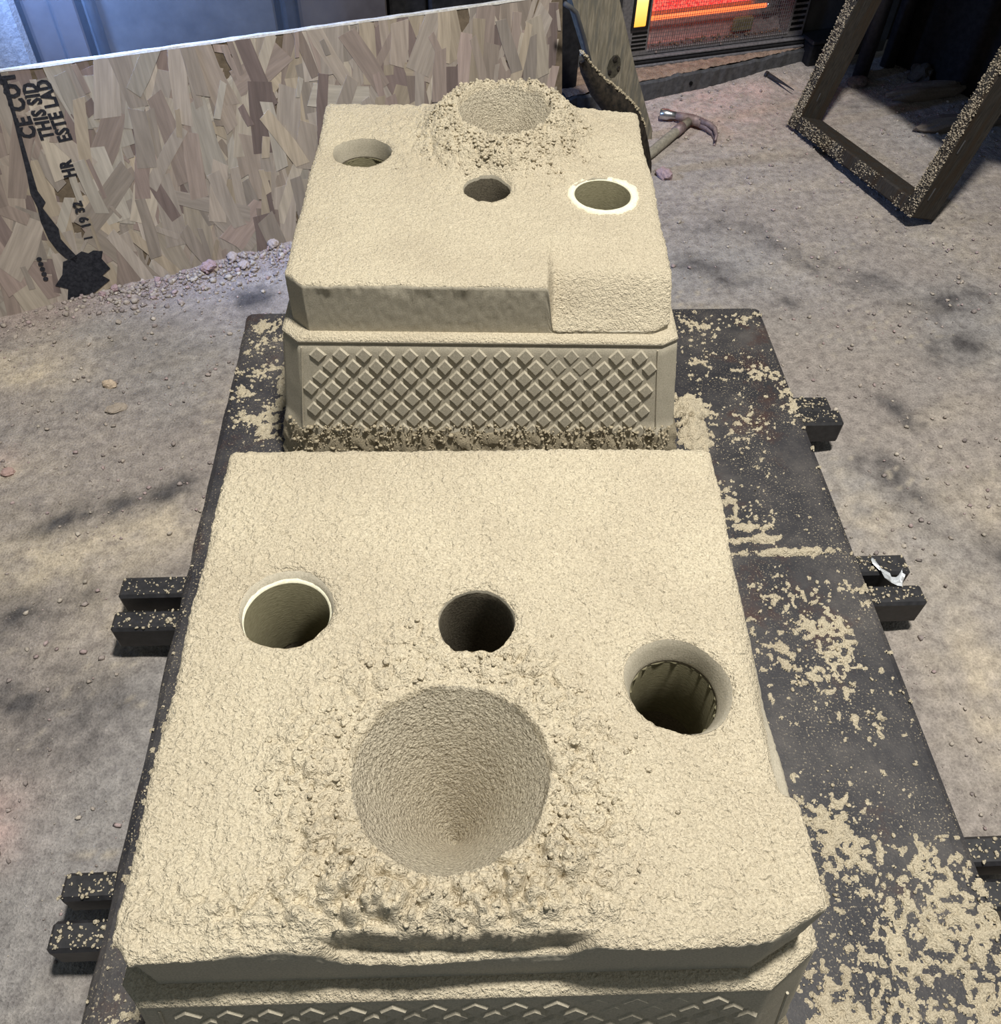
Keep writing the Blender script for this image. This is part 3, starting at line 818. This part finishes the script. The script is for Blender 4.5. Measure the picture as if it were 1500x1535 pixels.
    for q, z in enumerate(zs):
        t = (H1 - z) / (H1 - PZ); fl = e + FL * t
        R = ring(fl, z, .01 * t, .0009, q * .5)
        # squeezed-out sand round the foot
        ar = np.arange(len(R)) * .0045
        topz = PZ + skirt + .014 * nz.fbm(ar * 16, np.zeros(len(R)), 3)
        sk = sstep(0, .014, topz - z)
        lump = sk * (.0060 + .011 * np.maximum(-.4, nz2.fbm(ar * 60, np.full(len(R), z * 90.0), 2)))
        n = R[:, :2] / np.linalg.norm(R[:, :2], axis=1)[:, None]
        R[:, :2] += n * lump[:, None]
        rings.append(R)
    nr = len(rings[0]); V = np.vstack(rings); F = []; mi = []
    for q in range(len(rings) - 1):
        i0 = q * nr + np.arange(nr); i1 = i0 + nr
        F.append(np.stack([i0, i1, np.roll(i1, -1), np.roll(i0, -1)], 1))
        zmid = rings[q][:, 2]
        mi.append(np.where(q < 4, 0, np.where(zmid < PZ + skirt, 2, 1)))
    drag = mesh_obj('drag', V, np.vstack(F), [M_SAND, M_PRESS, M_CRUST], root, True, midx=np.concatenate(mi))
    # crumbs stuck in the skirt
    r2 = np.random.RandomState(seed + 40); P = []; S = []
    while len(P) < 1500:
        x = r2.uniform(-W2 - .03, W2 + .03); z = PZ + .004 + (skirt + .004) * r2.rand() ** .6; t = (H1 - z) / (H1 - PZ)
        y = -(L2 + LE + FL * t) - .002; ed = W2 + LE + FL * t; cl = ch[0] if x < 0 else ch[1]
        if abs(x) > ed: continue
        if abs(x) > ed - cl: y += (abs(x) - (ed - cl)) * (1.0 if x < 0 else .65)
        s_ = .0012 + .0030 * r2.rand() ** 3; P.append((x, y - .006 * r2.rand(), z)); S.append(s_)
    grains('skirt_crumbs', P, np.array(S), M_CRUST, root)['kind'] = 'stuff'
    # ---- raised diamonds on the front of the drag
    hw, hh, dp = .0136, .0156, .0032
    DV = []; 
    for (sx, yy) in ((1.0, .001), (.77, -dp)):
        DV += [(-hw * sx, yy, 0), (0, yy, -hh * sx), (hw * sx, yy, 0), (0, yy, hh * sx)]
    DF = [(4, 5, 6, 7)] + [(i, (i + 1) % 4, 4 + (i + 1) % 4, 4 + i) for i in range(4)]
    proto = None; rr = random.Random(seed)
    slope = math.atan2(FL, H1 - PZ)
    for r in range(9):
        zc = H1 - .0265 - .0203 * r
        if zc < PZ + skirt - .012: break
        t = (H1 - zc) / (H1 - PZ); hxw = W2 + LE + FL * t - .034; y = -(L2 + LE + FL * t) - .0002
        off = 0 if r % 2 == 0 else .0178
        k = -8
        while k <= 8:
            x = k * .0356 + off - .002
            if abs(x) < hxw - .011 and x + .0150 < W2 + LE + FL * t - ch[1] + .001 and x - .0150 > -(W2 + LE + FL * t) + ch[0] - .001:
                if proto is None:
                    proto = mesh_obj('diamond', DV, DF, M_PRESS, root); o = proto
                else:
                    o = proto.copy(); COL.objects.link(o); o.parent = root
                dsc = 1.0
                if r < 2 and .10 < x < .19: dsc = .45
                o.location = (x + rr.uniform(-.0006, .0006), y, zc); o.rotation_euler = (-slope + .0, 0, 0); o.scale = (rr.uniform(.94, 1.05), dsc * rr.uniform(.8, 1.1), rr.uniform(.94, 1.04))
            k += 1
    # border beads of the patterned face
    for sx in (-1, 1):
        t0 = .05; t1 = .62; P = []
        for t in (t0, t1): P.append((sx * (W2 + LE + FL * t - .0325), -(L2 + LE + FL * t) - .0003, H1 - (H1 - PZ) * t))
        MB().tube(P, .0014, 6).build('border_bead', M_PRESS, root)
    return root


def dnoise(x, y, n, n2, a=1.0):
    return a * (.0022 * n.fbm(x * 60, y * 60, 3, .65) + .0018 * n2.fbm(x * 170, y * 170, 2, .6)) + .0022 * n.fbm(x * 9, y * 9, 2)


def cone(x, y, cx, cy, r, depth, n):
    D = np.hypot(x - cx, y - cy); a = np.arctan2(y - cy, x - cx)
    rr = r * (1 + .018 * np.sin(3 * a + .6) + .012 * np.sin(7 * a))
    t = np.clip(1 - D / rr, 0, 1)
    return D, rr, -depth * (.80 * t + .20 * t * t)


def clods(x, y, n, n2):
    """loose clods: big lumps broken by cracks, fine crumbs on them"""
    wx = x + .006 * n.fbm(x * 40, y * 40, 2); wy = y + .006 * n2.fbm(x * 40, y * 40, 2)
    c1 = np.clip(n.crumbs(wx * 34, wy * 34) * 2.6, 0, 1); c2 = np.clip(n2.crumbs(wx * 85, wy * 85) * 2.2, 0, 1); c3 = n.fbm(x * 45, y * 45, 3)
    return .0115 * c1 * (.3 + .8 * np.clip(n2.fbm(x * 14, y * 14, 2) + .4, 0, 1)) + .0042 * c2 + .006 * c3


CUPA = (-.022, -.132, .0895)


def hA(x, y, n, n2):
    z = dnoise(x, y, n, n2, 1.0)
    D, rr, dep = cone(x, y, CUPA[0], CUPA[1], CUPA[2], .185, n)
    ring_ = np.exp(-((D - rr - .034) / .040) ** 2) * (D > rr * .98)
    ring_ = np.where(D > rr, np.maximum(ring_, .75 * (1 - sstep(0, .05, D - rr)) ), ring_)
    amt = np.clip(ring_ * (1.05 + .7 * n.fbm(x * 12, y * 12, 2)), 0, 1.25) * (.45 + .55 * sstep(.05, -.1, y - CUPA[1]))
    calm = .25 + .75 * sstep(-.268, -.248, y)
    z = z + amt * (1.45 * calm * clods(x, y, n, n2) + .006) - .002 * amt
    # loose heap between cup and front edge
    f = blob(x, y, -.05, -.245, .17, .035); z = z + f * (1.25 * calm * clods(x + 1, y, n2, n) + .003)
    inside = D < rr
    z = np.where(inside, dep + .0012 * n.fbm(x * 220, y * 220, 2) + .0015 + .012 * amt, z)
    # worn edges
    z = z - .012 * blob(x, y, .285, -.08, .012, .08) - .006 * sstep(.262, .29, x) * sstep(-.10, -.06, y) * (1 - sstep(-.02, .2, y))
    st = sstep(-.2640, -.2672, y + .004 * n.fbm(x * 26, y, 2) + .003 * np.cos(x * 14)) * sstep(-.137, -.105, x + .010 * n.fbm(y * 90, x * 20, 2)) * (1 - sstep(.070, .100, x))
    z = z * (1 - st) + st * (-.027 + .0012 * n2.fbm(x * 80, y * 80, 2))
    z = z + .0025 * np.exp(-((y - .245) / .006) ** 2) * sstep(-.1, -.02, x) * 0
    z = z - .003 * blob(x, y, -.10, .262, .02, .012)
    return z


def extA(y):
    return -.0 + .001 * np.sin(y * 40), -.006 * (sstep(-.165, -.14, y) * (1 - sstep(.10, .2, y))) - .010 * sstep(-.160, -.150, y) * (1 - sstep(-.14, -.03, y))


def notchA(x): return .0025 * np.sin(x * 30)


holesA = [dict(x=-.193, y=.045, r=.0480, rs=.0445, depth=.014, sleeve=.0560, sz=.005, lip=.004, wob=.012, fa=.13, sa=1.5, sw=.003),
          dict(x=.003, y=.031, r=.0395, rs=.0375, depth=.013, lip=.004, wob=.015),
          dict(x=.199, y=-.044, r=.0520, rs=.0435, depth=.030, sleeve=.0452, plain=True, sz=-.003, lip=.004, wob=.0, ob=.045, oa=-.75, taper=1.0)]
mould('sand_mould', 'nearer sand mould with a wide pouring cup close to its front edge', (-.046, .443), -.0164, holesA, CUPA, hA, extA, notchA, (400, 384), 1, .05, (.018, .050))

CUPB = (.040, .172, .083)


def hB(x, y, n, n2):
    z = dnoise(x, y, n, n2, .8)
    D, rr, dep = cone(x, y, CUPB[0], CUPB[1], CUPB[2], .19, n)
    out = np.clip(D - rr, 0, 1)
    mound = .050 * (1 - sstep(.004, .085, out)) * (1 - .25 * sstep(.0, -.1, y - CUPB[1]))
    mound = mound * (1 + .25 * n.fbm(x * 18, y * 18, 2))
    amt = (1 - sstep(.03, .115, out))
    amt = amt * sstep(.040, .060, np.hypot(x - .009, y + .006))
    z = z + mound * (.25 + .75 * sstep(.035, .075, np.hypot(x - .009, y + .006))) + amt * .95 * clods(x, y, n, n2)
    z = z + .35 * (1 - sstep(.08, .2, out)) * (1 - amt) * clods(x * .8, y * .8, n2, n)
    inside = D < rr
    z = np.where(inside, dep + .048 + .010 * n.fbm(x * 18, y * 18, 2) * np.clip(D / rr, 0, 1) + .0014 * n.fbm(x * 200, y * 200, 2), z)
    # broken, slumped right front
    rt = sstep(.098, .112, x + .004 * n.fbm(y * 40, x * 10, 2))
    z = z - rt * .066 * sstep(-.205, -.283, y) ** 1.15 - rt * .012 * sstep(-.14, -.22, y)
    z = z - .004 * sstep(.262, .29, x) * (1 - sstep(-.1, .2, y))
    z = z + .007 * sstep(.2, .277, y) * (1 - sstep(.16, .25, x))
    return z


def extB(y): return 0 * y + .001 * np.sin(y * 33), 0 * y + .002 * np.sin(y * 25 + 1)


def notchB(x): return .0012 * np.sin(x * 35) + .0008 * np.sin(x * 90)


holesB = [dict(x=-.209, y=.113, r=.0500, rs=.0450, depth=.034, sleeve=.0468, plain=True, sz=-.002, lip=.004, wob=.03),
          dict(x=.009, y=-.006, r=.0395, rs=.0370, depth=.016, lip=.004, wob=.015),
          dict(x=.200, y=-.024, r=.0485, rs=.0470, depth=.004, sleeve=.0600, sz=.0065, lip=.0, wob=.01, sa=0.4, sw=.002)]
mould('sand_mould', 'farther sand mould with a diamond-studded front and a clodded pouring cup heaped at its back', (-.011, 1.326), -.0351, holesB, CUPB, hB, extB, notchB, (330, 316), 2, .104, (.028, .026))


# loose clods round the cups
def cup_crumbs(root, cup, hf, n, seed, ysel, zoff=0.0, smax=.0022):
    r = np.random.RandomState(seed); P = []; S = []
    while len(P) < n:
        a = r.uniform(0, 6.28); d = cup[2] * (1.06 + abs(r.normal(0, .42)))
        x = cup[0] + d * math.cos(a); y = cup[1] + d * math.sin(a)
        if abs(x) > W2 - .012 or abs(y) > L2 - .012 or not ysel(x, y): continue
        z = HT + float(hf(np.array([x]), np.array([y]), *root_noise[root.name])[0])
        sz = .0008 + smax * r.rand() ** 3
        P.append((x, y, z + sz * .25)); S.append(sz)
    o = grains('loose_crumbs', P, np.array(S), M_SAND, root); o['kind'] = 'stuff'


root_noise = {'sand_mould': (NS[1], NS[4]), 'sand_mould.001': (NS[2], NS[5])}
MA = bpy.data.objects['sand_mould']; MBo = bpy.data.objects['sand_mould.001']
clear = lambda hs: (lambda x, y: all(math.hypot(x - h['x'], y - h['y']) > h['r'] + .006 for h in hs))
cup_crumbs(MA, CUPA, hA, 900, 5, clear(holesA))
cup_crumbs(MBo, CUPB, hB, 1600, 6, clear(holesB), smax=.0034)


# ------------------------------------------------------------------ sand spilled on the plate
def spilled():
    x = np.arange(XL + .004, XR - .006, .0024); y = np.arange(.12, Y1 - .004, .0024)
    X, Y = np.meshgrid(x, y)
    dens = -.30 + 0 * X
    for (cx, cy, rx, ry, w) in ((.380, 1.160, .030, .035, 1.5), (.372, 1.09, .03, .04, 1.3), (.372, 1.02, .02, .05, .4), (.428, .872, .038, .008, .85), (.44, .848, .040, .008, .95), (.475, .820, .080, .009, 1.0), (.395, .845, .02, .010, .7),
                                (.419, .372, .045, .05, .75), (.44, .33, .05, .04, .55), (.535, .315, .05, .035, .62), (.525, .25, .085, .075, .60), (.46, .22, .07, .06, .52), (.36, .16, .05, .05, .75), (.42, .17, .10, .04, .52), (.54, .17, .05, .05, .66), (.40, .30, .05, .10, .3),
                                (-.450, 1.425, .04, .025, .55), (-.465, 1.225, .025, .022, .6), (-.43, 1.29, .05, .04, .40), (-.40, 1.14, .035, .05, .55), (-.435, 1.15, .05, .03, .5), (-.43, 1.36, .05, .05, .33), (-.385, 1.25, .02, .10, .75), (-.395, 1.02, .06, .02, .4),
                                (.440, 1.40, .06, .04, .42), (.535, 1.43, .04, .02, .45), (.535, 1.265, .05, .03, .45), (.575, 1.19, .02, .08, .5), (.42, 1.30, .04, .05, .3), (.47, 1.12, .05, .09, .3), (.40, .93, .03, .05, .5), (.43, .90, .05, .04, .3),
                                (.49, .66, .05, .05, .6), (.475, .60, .07, .05, .42), (.56, .74, .03, .04, .35), (.42, .63, .04, .05, .45), (.50, .53, .04, .04, .35), (.46, .73, .08, .04, .35), (-.36, .30, .05, .1, .2), (-.42, .16, .05, .06, .6), (-.47, .42, .012, .16, .35)):
        dens = np.maximum(dens, -.30 + w * blob(X, Y, cx, cy, rx, ry)) 
    f = NS[3].fbm(X * 30, Y * 30, 4, .6); g = NS[0].fbm(X * 80, Y * 80, 3, .65)
    h = dens * 1.0 - .10 + .46 * f + .85 * g
    h = np.where(h > 0, h, 0)
    Z = PZ - .0006 + .0080 * np.minimum(h, .9) + .0022 * np.minimum(h * 6, 1) * (1 + g) + .016 * blob(X, Y, .372, 1.12, .022, .045) * (h > 0)
    idx = np.arange(X.size).reshape(X.shape)
    F = np.stack([idx[:-1, :-1], idx[:-1, 1:], idx[1:, 1:], idx[1:, :-1]], 2).reshape(-1, 4)
    ok = (h.ravel()[F] > 0).sum(1) >= 2; F = F[ok]
    used = np.unique(F); re = np.full(X.size, -1); re[used] = np.arange(len(used))
    V = np.stack([X, Y, Z], 2).reshape(-1, 3)[used]
    tag(mesh_obj('spilled_sand', V, re[F], M_SAND, None, True), 'patches of pale sand spilled over the dark steel plate beside the moulds', 'sand', None, 'stuff')
    # stray crumbs
    r = np.random.RandomState(9); P = []; S = []
    while len(P) < 2600:
        i, j = r.randint(X.shape[0]), r.randint(X.shape[1])
        if dens[i, j] + .5 * f[i, j] + .25 < r.rand() * .9: continue
        s = .0009 + .0024 * r.rand() ** 3; P.append((X[i, j] + r.uniform(-.002, .002), Y[i, j] + r.uniform(-.002, .002), PZ + s * .4)); S.append(s)
    for (x0, x1, y, z) in LUGS:
        for k in range(70):
            s = .0009 + .0022 * r.rand() ** 2; q = r.rand() ** 1.6
            P.append((x0 + (x1 - x0) * q, y + r.uniform(-.016, .016), z + s * .4)); S.append(s)
    tag(grains('sand_specks', P, np.array(S), M_SAND), 'scattered pale specks of sand on the dark steel plate', 'sand', None, 'stuff')


spilled()


# ------------------------------------------------------------------ crumbs and clods on the floor
def floor_crumbs():
    r = np.random.RandomState(15); P = []; S = []; T = []
    tones = np.array([(.34, .29, .265), (.38, .33, .285), (.28, .24, .225), (.37, .29, .28), (.45, .40, .34)])
    for k in range(2600):                                    # along the foot of the board
        s = r.uniform(-.32, 1.0); q = -abs(r.normal(.0, .05)) - .006
        if r.rand() < .6: s = r.uniform(-.1, .55)
        p = OP + OD * s + ON * q; sz = .0013 + .0062 * r.rand() ** 4; P.append((p.x, p.y, fz(p.x, p.y) + sz * .4)); S.append(sz); T.append(tones[r.randint(5)] * r.uniform(.8, 1.15))
    n = 0
    while n < 9000:
        x, y = r.uniform(-1.3, 2.0), r.uniform(.05, 3.0)
        if XL - .01 < x < XR + .01 and y < Y1 + .01: continue
        if (x - OP.x) * ON.x + (y - OP.y) * ON.y > -.01 and x < .25: continue
        if (x - CP.x) * ON.x + (y - CP.y) * ON.y > -.02: continue
        w = NS[3].fbm(np.array([x * 3.0]), np.array([y * 3.0]), 2)[0]
        if r.rand() > .4 + 1.2 * w: continue
        sz = .0010 + .0042 * r.rand() ** 5; P.append((x, y, fz(x, y) + sz * .6)); S.append(sz); T.append(tones[r.randint(5)] * r.uniform(.8, 1.2)); n += 1
    tag(grains('floor_crumbs', P, np.array(S), M_CRUMB, tint=np.array(T)), 'loose crumbs of sand and grit strewn over the workshop floor', 'crumbs', None, 'stuff')


floor_crumbs()


def clod(name, label, x, y, s, tint, seed, sq=(1, .8, .65), group=None, cat='clod'):
    import bmesh
    bm = bmesh.new(); bmesh.ops.create_icosphere(bm, subdivisions=3, radius=1)
    n = NS[seed % 6]; r = random.Random(seed); an = r.uniform(0, 6.28)
    V = np.array([v.co[:] for v in bm.verts])
    d = 1 + .35 * n.fbm(V[:, 0] * 1.3 + seed, V[:, 1] * 1.3 + V[:, 2], 2) + .22 * n.fbm(V[:, 0] * 4 + V[:, 2] * 3, V[:, 1] * 4 + seed, 2)
    V = V * d[:, None] * np.array(sq) * s; F = [[v.index for v in f.verts] for f in bm.faces]; bm.free()
    o = mesh_obj(name, V, F, M_CRUMB, None, False, col=np.array(tint))
    o.location = (x, y, fz(x, y) + s * sq[2] * .55); o.rotation_euler = (0, 0, an)
    return tag(o, label, cat, group or {'sand_clod': 'sand clods on the floor', 'stone_chip': 'stone chips on the floor', 'light_band_ridge': 'raised light bands under the bench'}.get(name))


PK = (.36, .26, .265); GY = (.40, .34, .31)
clod('sand_clod', 'largest mauve clod on the crumb heap at the foot of the strand board', -.640, 1.762, .021, PK, 1)
clod('sand_clod', 'mauve clod below the dark stencil stain, farther from the board of two', -.866, 1.672, .010, PK, 2)
clod('sand_clod', 'small mauve clod touching the board just above another mauve clod', -.842, 1.690, .011, PK, 3)
clod('sand_clod', 'mauve clod halfway along the foot of the strand board', -.752, 1.722, .009, PK, 4)
clod('sand_clod', 'pinkish clod in the shadow beside the far right corner of the rear mould', .520, 2.190, .022, PK, 5, (.8, 1.1, .8))
clod('sand_clod', 'grey pink clod close against the left side of the rear mould', -.500, 1.850, .017, GY, 6)
clod('sand_clod', 'paler clod behind the largest mauve clod on the heap', -.590, 1.800, .015, GY, 7, (1.2, .8, .6))
clod('sand_clod', 'flat tan clod just right of the largest mauve clod', -.560, 1.775, .013, GY, 8, (1.2, .9, .5))
clod('pebble', 'smooth oblong tan pebble alone on the floor left of the plate', -.777, 1.366, .013, (.50, .40, .30), 9, (1.25, .8, .7), None, 'pebble')
clod('stone_chip', 'flat thin stone chip on the floor below the oblong pebble', -.745, 1.292, .016, (.33, .28, .23), 10, (1.3, .8, .35), None, 'stone')
clod('stone_chip', 'pink grey stone chip near the left picture edge beside pale dust', -.905, 1.124, .012, (.40, .28, .25), 12, (1.1, .9, .5), None, 'stone')
clod('stone_chip', 'thin pale chip lying on the floor inside the leaning wooden frame', 1.098, 2.32, .018, (.36, .31, .23), 14, (1.2, .8, .2), None, 'stone')

# ------------------------------------------------------------------ hammer
hh = thing('claw_hammer', 'old claw hammer lying on the sandy floor in front of the heater', 'hammer', (.62, 2.465, fz(.62, 2.465) + .016))
PT = lambda x, y, z=0: (x - .62, y - 2.465, z)
MB().tube([PT(.440, 2.236, -.006), PT(.50, 2.300, -.004), PT(.56, 2.375, .0), PT(.60, 2.425, .002), PT(.637, 2.470, .004)], [.0135, .0145, .0150, .0130, .0125], 12).build('handle', M_HANDLE, hh, True)
hd = MB().tube([PT(.604, 2.505, .006), PT(.625, 2.494, .006), PT(.650, 2.478, .006), PT(.674, 2.458, .006)], [.010, .0125, .0150, .0135], 12).build('head', M_HAMMER, hh, True)
MB().tube([PT(.560, 2.520, .004), PT(.564, 2.519, .004), PT(.582, 2.513, .005), PT(.592, 2.509, .006), PT(.608, 2.503, .006)], [.0125, .0155, .0155, .0115, .0100], 14).build('striking_face', M_CHROME, hd, True)
for sgn in (-1, 1):
    MB().tube([PT(.668, 2.461, .006 + .005 * sgn), PT(.690, 2.440, .005 + .007 * sgn), PT(.703, 2.412, .002 + .008 * sgn), PT(.703, 2.385, -.003 + .008 * sgn), PT(.695, 2.362, -.007 + .008 * sgn)], [.0095, .0085, .007, .0055, .0030], 8).build('claw', M_HAMMER, hd, True)
MB().tube([PT(.588, 2.410, .002), PT(.612, 2.440, .003)], .0155, 12).build('grip_wrap', M_HAMMER, hh, True)

# spike on the floor
sp = thing('iron_spike', 'thin dark iron spike lying on the floor beside the leaning frame', 'spike', (.958, 2.785, fz(.958, 2.785) + .006))
MB().tube([(0, 0, 0), (.012, -.020, 0), (.034, -.058, -.001), (.056, -.098, -.003)], [.008, .0065, .0035, .0014], 8).build('shaft', M_LUG, sp)
MB().tube([(-.008, .011, 0), (-.003, .005, 0)], .010, 10).build('head', M_LUG, sp)

# ------------------------------------------------------------------ leaning timber, warped strip, bent rod
pl = thing('leaning_timber', 'weathered timber plank leaning between the strand board and the heater', 'plank', (0, 0, 0))
PLP = [(.520, 2.402, .004), (.530, 2.409, .05), (.476, 2.383, .124), (.452, 2.373, .18), (.430, 2.363, .23), (.366, 2.335, .393), (.31, 2.31, .53), (.20, 2.262, .55), (.239, 2.28, .412), (.300, 2.306, .265), (.345, 2.326, .184), (.40, 2.35, .09), (.450, 2.372, .004)]
PLP = [PLP[0], (.517, 2.401, .03)] + PLP[2:]
nP = len(PLP); th = ON * .035
PVv = [Vector(p) for p in PLP] + [Vector(p) + th for p in PLP]
mesh_obj('plank', PVv, [tuple(range(nP)), tuple(range(nP, 2 * nP))[::-1]] + [(i, nP + i, nP + (i + 1) % nP, (i + 1) % nP) for i in range(nP)], M_PLANK, pl)
kn = []
for k in range(10):
    a = k * .628; kn.append((Vector((.372, 2.338, .232)) + OD * .021 * math.cos(a) + Z3 * .030 * math.sin(a) - ON * .001))
for (ox, oz, r_) in ((0, .02, .010), (.014, -.006, .007), (-.012, -.012, .0065)):
    p = Vector((.372, 2.338, .232)) + OD * ox + Z3 * oz
    MB().tube([p - ON * .004, p + ON * .01], [r_ * .7, r_], 8).build('knot', M_RUBBER, pl)
mesh_obj('knot_plate', kn + [k + ON * .01 for k in kn], [tuple(range(10))] + [(i, 10 + i, 10 + (i + 1) % 10, (i + 1) % 10) for i in range(10)], grainy('dark_knot', (.04, .036, .028), (.10, .09, .065), 90, .5, .002), pl)

fl = thing('warped_strip', 'warped dark strip with a sand-crusted upper edge behind the far right mould corner', 'strip', (0, 0, 0))
OUT = [(.253, 2.108, .356), (.267, 2.114, .336), (.315, 2.135, .286), (.374, 2.161, .238), (.417, 2.180, .192), (.442, 2.191, .151), (.465, 2.201, .092), (.484, 2.209, .032), (.488, 2.211, .004)]
INN = [(.250, 2.104, .335), (.256, 2.108, .310), (.288, 2.122, .250), (.335, 2.142, .190), (.385, 2.164, .140), (.412, 2.176, .100), (.432, 2.184, .060), (.448, 2.190, .020), (.452, 2.192, .002)]
sv = []; sf = []
for i in range(len(OUT)):
    o_, n_ = Vector(OUT[i]), Vector(INN[i]); mid = (o_ + n_) / 2 - ON * .014
    sv += [o_, mid, n_, n_ + ON * .01, mid + ON * .012, o_ + ON * .016]
for i in range(len(OUT) - 1):
    for k in range(6): sf.append((i * 6 + k, i * 6 + (k + 1) % 6, i * 6 + 6 + (k + 1) % 6, i * 6 + 6 + k))
sf += [tuple(range(6)), tuple((len(OUT) - 1) * 6 + k for k in range(6))[::-1]]
mesh_obj('sheet', sv, sf, M_RUBBER, fl, True)
P = []; S = []
for k in range(420):
    t = RS.rand() ** 1.25 * 5.2; i = int(t); f = t - i
    p = Vector(OUT[i]).lerp(Vector(OUT[i + 1]), f) + ON * RS.uniform(-.002, .016) + Z3 * RS.uniform(-.002, .005); P.append(p[:]); S.append(RS.uniform(.0015, .0045))
o = grains('sand_crust', P, np.array(S), M_CRUST, fl); o['kind'] = 'stuff'

rod = MB().tube([(.205, 2.140, .452), (.222, 2.149, .440), (.236, 2.155, .427), (.262, 2.166, .365), (.285, 2.177, .300), (.303, 2.185, .255), (.330, 2.197, .222), (.352, 2.206, .210)], [.0055] * 8, 8).build('bent_rod', M_WALL, None, True)
tag(rod, 'thin bent grey rod in the dark gap right of the strand board', 'rod')

# ------------------------------------------------------------------ open wooden flask frame on the right
K = .974
FO = Vector((.936, 2.474, .0125)); FA = Vector((.289, -.957, .039)); FB = Vector((.25, .115, .962)); FB = (FB - FA * FB.dot(FA)).normalized(); FC = FA.cross(FB) * -1
if FC.x < 0: FC = -FC
FWd, FT, FD, FH = .594 * K, .040 * K, .088 * K, .56
frame = thing('wooden_flask', 'open wooden moulding flask leaning on its edge, front edges crusted with sand', 'flask', FO, (FA, FC, FB))


def rail(x0, x1, z0, z1, nm):
    return MB().box(x0, x1, 0, FD, z0, z1, .004).build(nm, M_WOODF, frame)


rail(0, FT, 0, FH, 'side_rail'); rail(FWd - FT, FWd, 0, FH, 'side_rail'); rail(FT - .001, FWd - FT + .001, .001, FT, 'bottom_rail'); rail(FT - .001, FWd - FT + .001, FH - FT, FH, 'top_rail')
for (x, z, m) in ((.02, .03, M_RUBBER), (FWd - .02, .03, M_RUBBER)): MB().box(x - .018, x + .018, -.0015, .03, z - .028, z - .002, .003).build('corner_iron', m, frame)
P = []; S = []; T = []
r = np.random.RandomState(31)
for k in range(6800):
    w = r.randint(10)
    if w < 4: x, z = FT * r.rand(), FH * r.rand()
    elif w < 8: x, z = FWd - FT * r.rand(), FH * r.rand()
    else: x, z = FWd * r.rand(), FT * r.rand() ** .8
    c = NS[2].fbm(np.array([x * 14]), np.array([z * 14]), 2)[0]
    if w < 8 and r.rand() > .85 + c: continue
    if w >= 8 and r.rand() > .60 + 2.0 * c: continue
    s = .0009 + .0018 * r.rand() ** 1.5; P.append((x + r.uniform(-.001, .001), -s * .15 + r.uniform(-.001, .001), z)); S.append(s)
    T.append(np.array((.40, .34, .25)) * r.uniform(.5, 1.25))
o = grains('sand_crust', P, np.array(S), M_CRUMB, frame, tint=np.array(T)); o['kind'] = 'stuff'
for (x, z) in ((FWd + .0008, .17), (FWd + .0008, .05)):
    MB().box(x - .002, x + .0012, .020, .0225, z, z + .032).build('pale_scar', M_CURB, frame)
MB().box(FT - .0015, FT + .0008, .03, .0325, .085, .108).build('pale_scar', M_CURB, frame)

# ------------------------------------------------------------------ bench, its unseen top added to shade the corner
BE = Vector((1.02, 2.41, 0)); BD = Vector((.51, -.86, 0)).normalized(); BN = Vector((-BD.y, BD.x, 0))
bench = thing('steel_bench', 'dark steel bench with a round leg, its unseen top added to shade the corner behind the wooden flask', 'bench', BE, (BD, BN, Z3))
MB().box(-.29, 1.15, 0, .66, .605, .64, .004).build('shading_top', M_DARK, bench)  # unseen slab, edge placed so its shadow falls in the corner
MB().box(-.27, 1.15, .61, .64, -.015, .605, .004).build('back_panel', M_DARK, bench)  # dark panel filling in for the deep shade at the back
for (x, y) in ((-.22, .42), (1.0, .5), (-.24, .58)): MB().tube([(x, y, -.02), (x, y, .61)], .024, 14).build('leg', M_LUG, bench, True)
DKC = (.20, .17, .145)  # tint of the two ridges that stand in for lit floor bands
clod('light_band_ridge', 'raised strip standing for a lit band of floor under the bench, farther of the two', 1.44, 2.68, .15, DKC, 22, (1, .20, .17), None, 'ridge')
clod('light_band_ridge', 'raised strip standing for a lit band of floor under the bench, nearer to the flask', 1.46, 2.47, .15, DKC, 23, (1, .20, .17), None, 'ridge')
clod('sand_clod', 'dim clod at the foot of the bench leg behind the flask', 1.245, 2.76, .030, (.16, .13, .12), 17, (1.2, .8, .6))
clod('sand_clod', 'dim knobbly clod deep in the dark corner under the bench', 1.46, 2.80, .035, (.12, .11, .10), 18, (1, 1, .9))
for nm in ('light_band_ridge', 'light_band_ridge.001'): bpy.data.objects[nm].rotation_euler = (0, 0, .22)

# ------------------------------------------------------------------ thin smoke lit by the lamp behind the board
hz = MB().box(-.50, .60, .085, .295, .06, 1.02).build('smoke_haze', None)
hz.matrix_world = Matrix(((OD.x, ON.x, 0, OP.x), (OD.y, ON.y, 0, OP.y), (0, 0, 1, 0), (0, 0, 0, 1)))
hm = bpy.data.materials.new('smoke'); hm.use_nodes = True; hn = hm.node_tree; hn.nodes.remove(hn.nodes['Principled BSDF'])
vs = hn.nodes.new('ShaderNodeVolumeScatter'); vs.inputs['Density'].default_value = .35; vs.inputs['Color'].default_value = (.75, .85, 1, 1)
hn.links.new(vs.outputs[0], hn.nodes['Material Output'].inputs['Volume'])
hz.data.materials.clear(); hz.data.materials.append(hm)
tag(hz, 'thin bluish smoke hanging behind the left end of the strand board', 'haze', None, 'stuff')
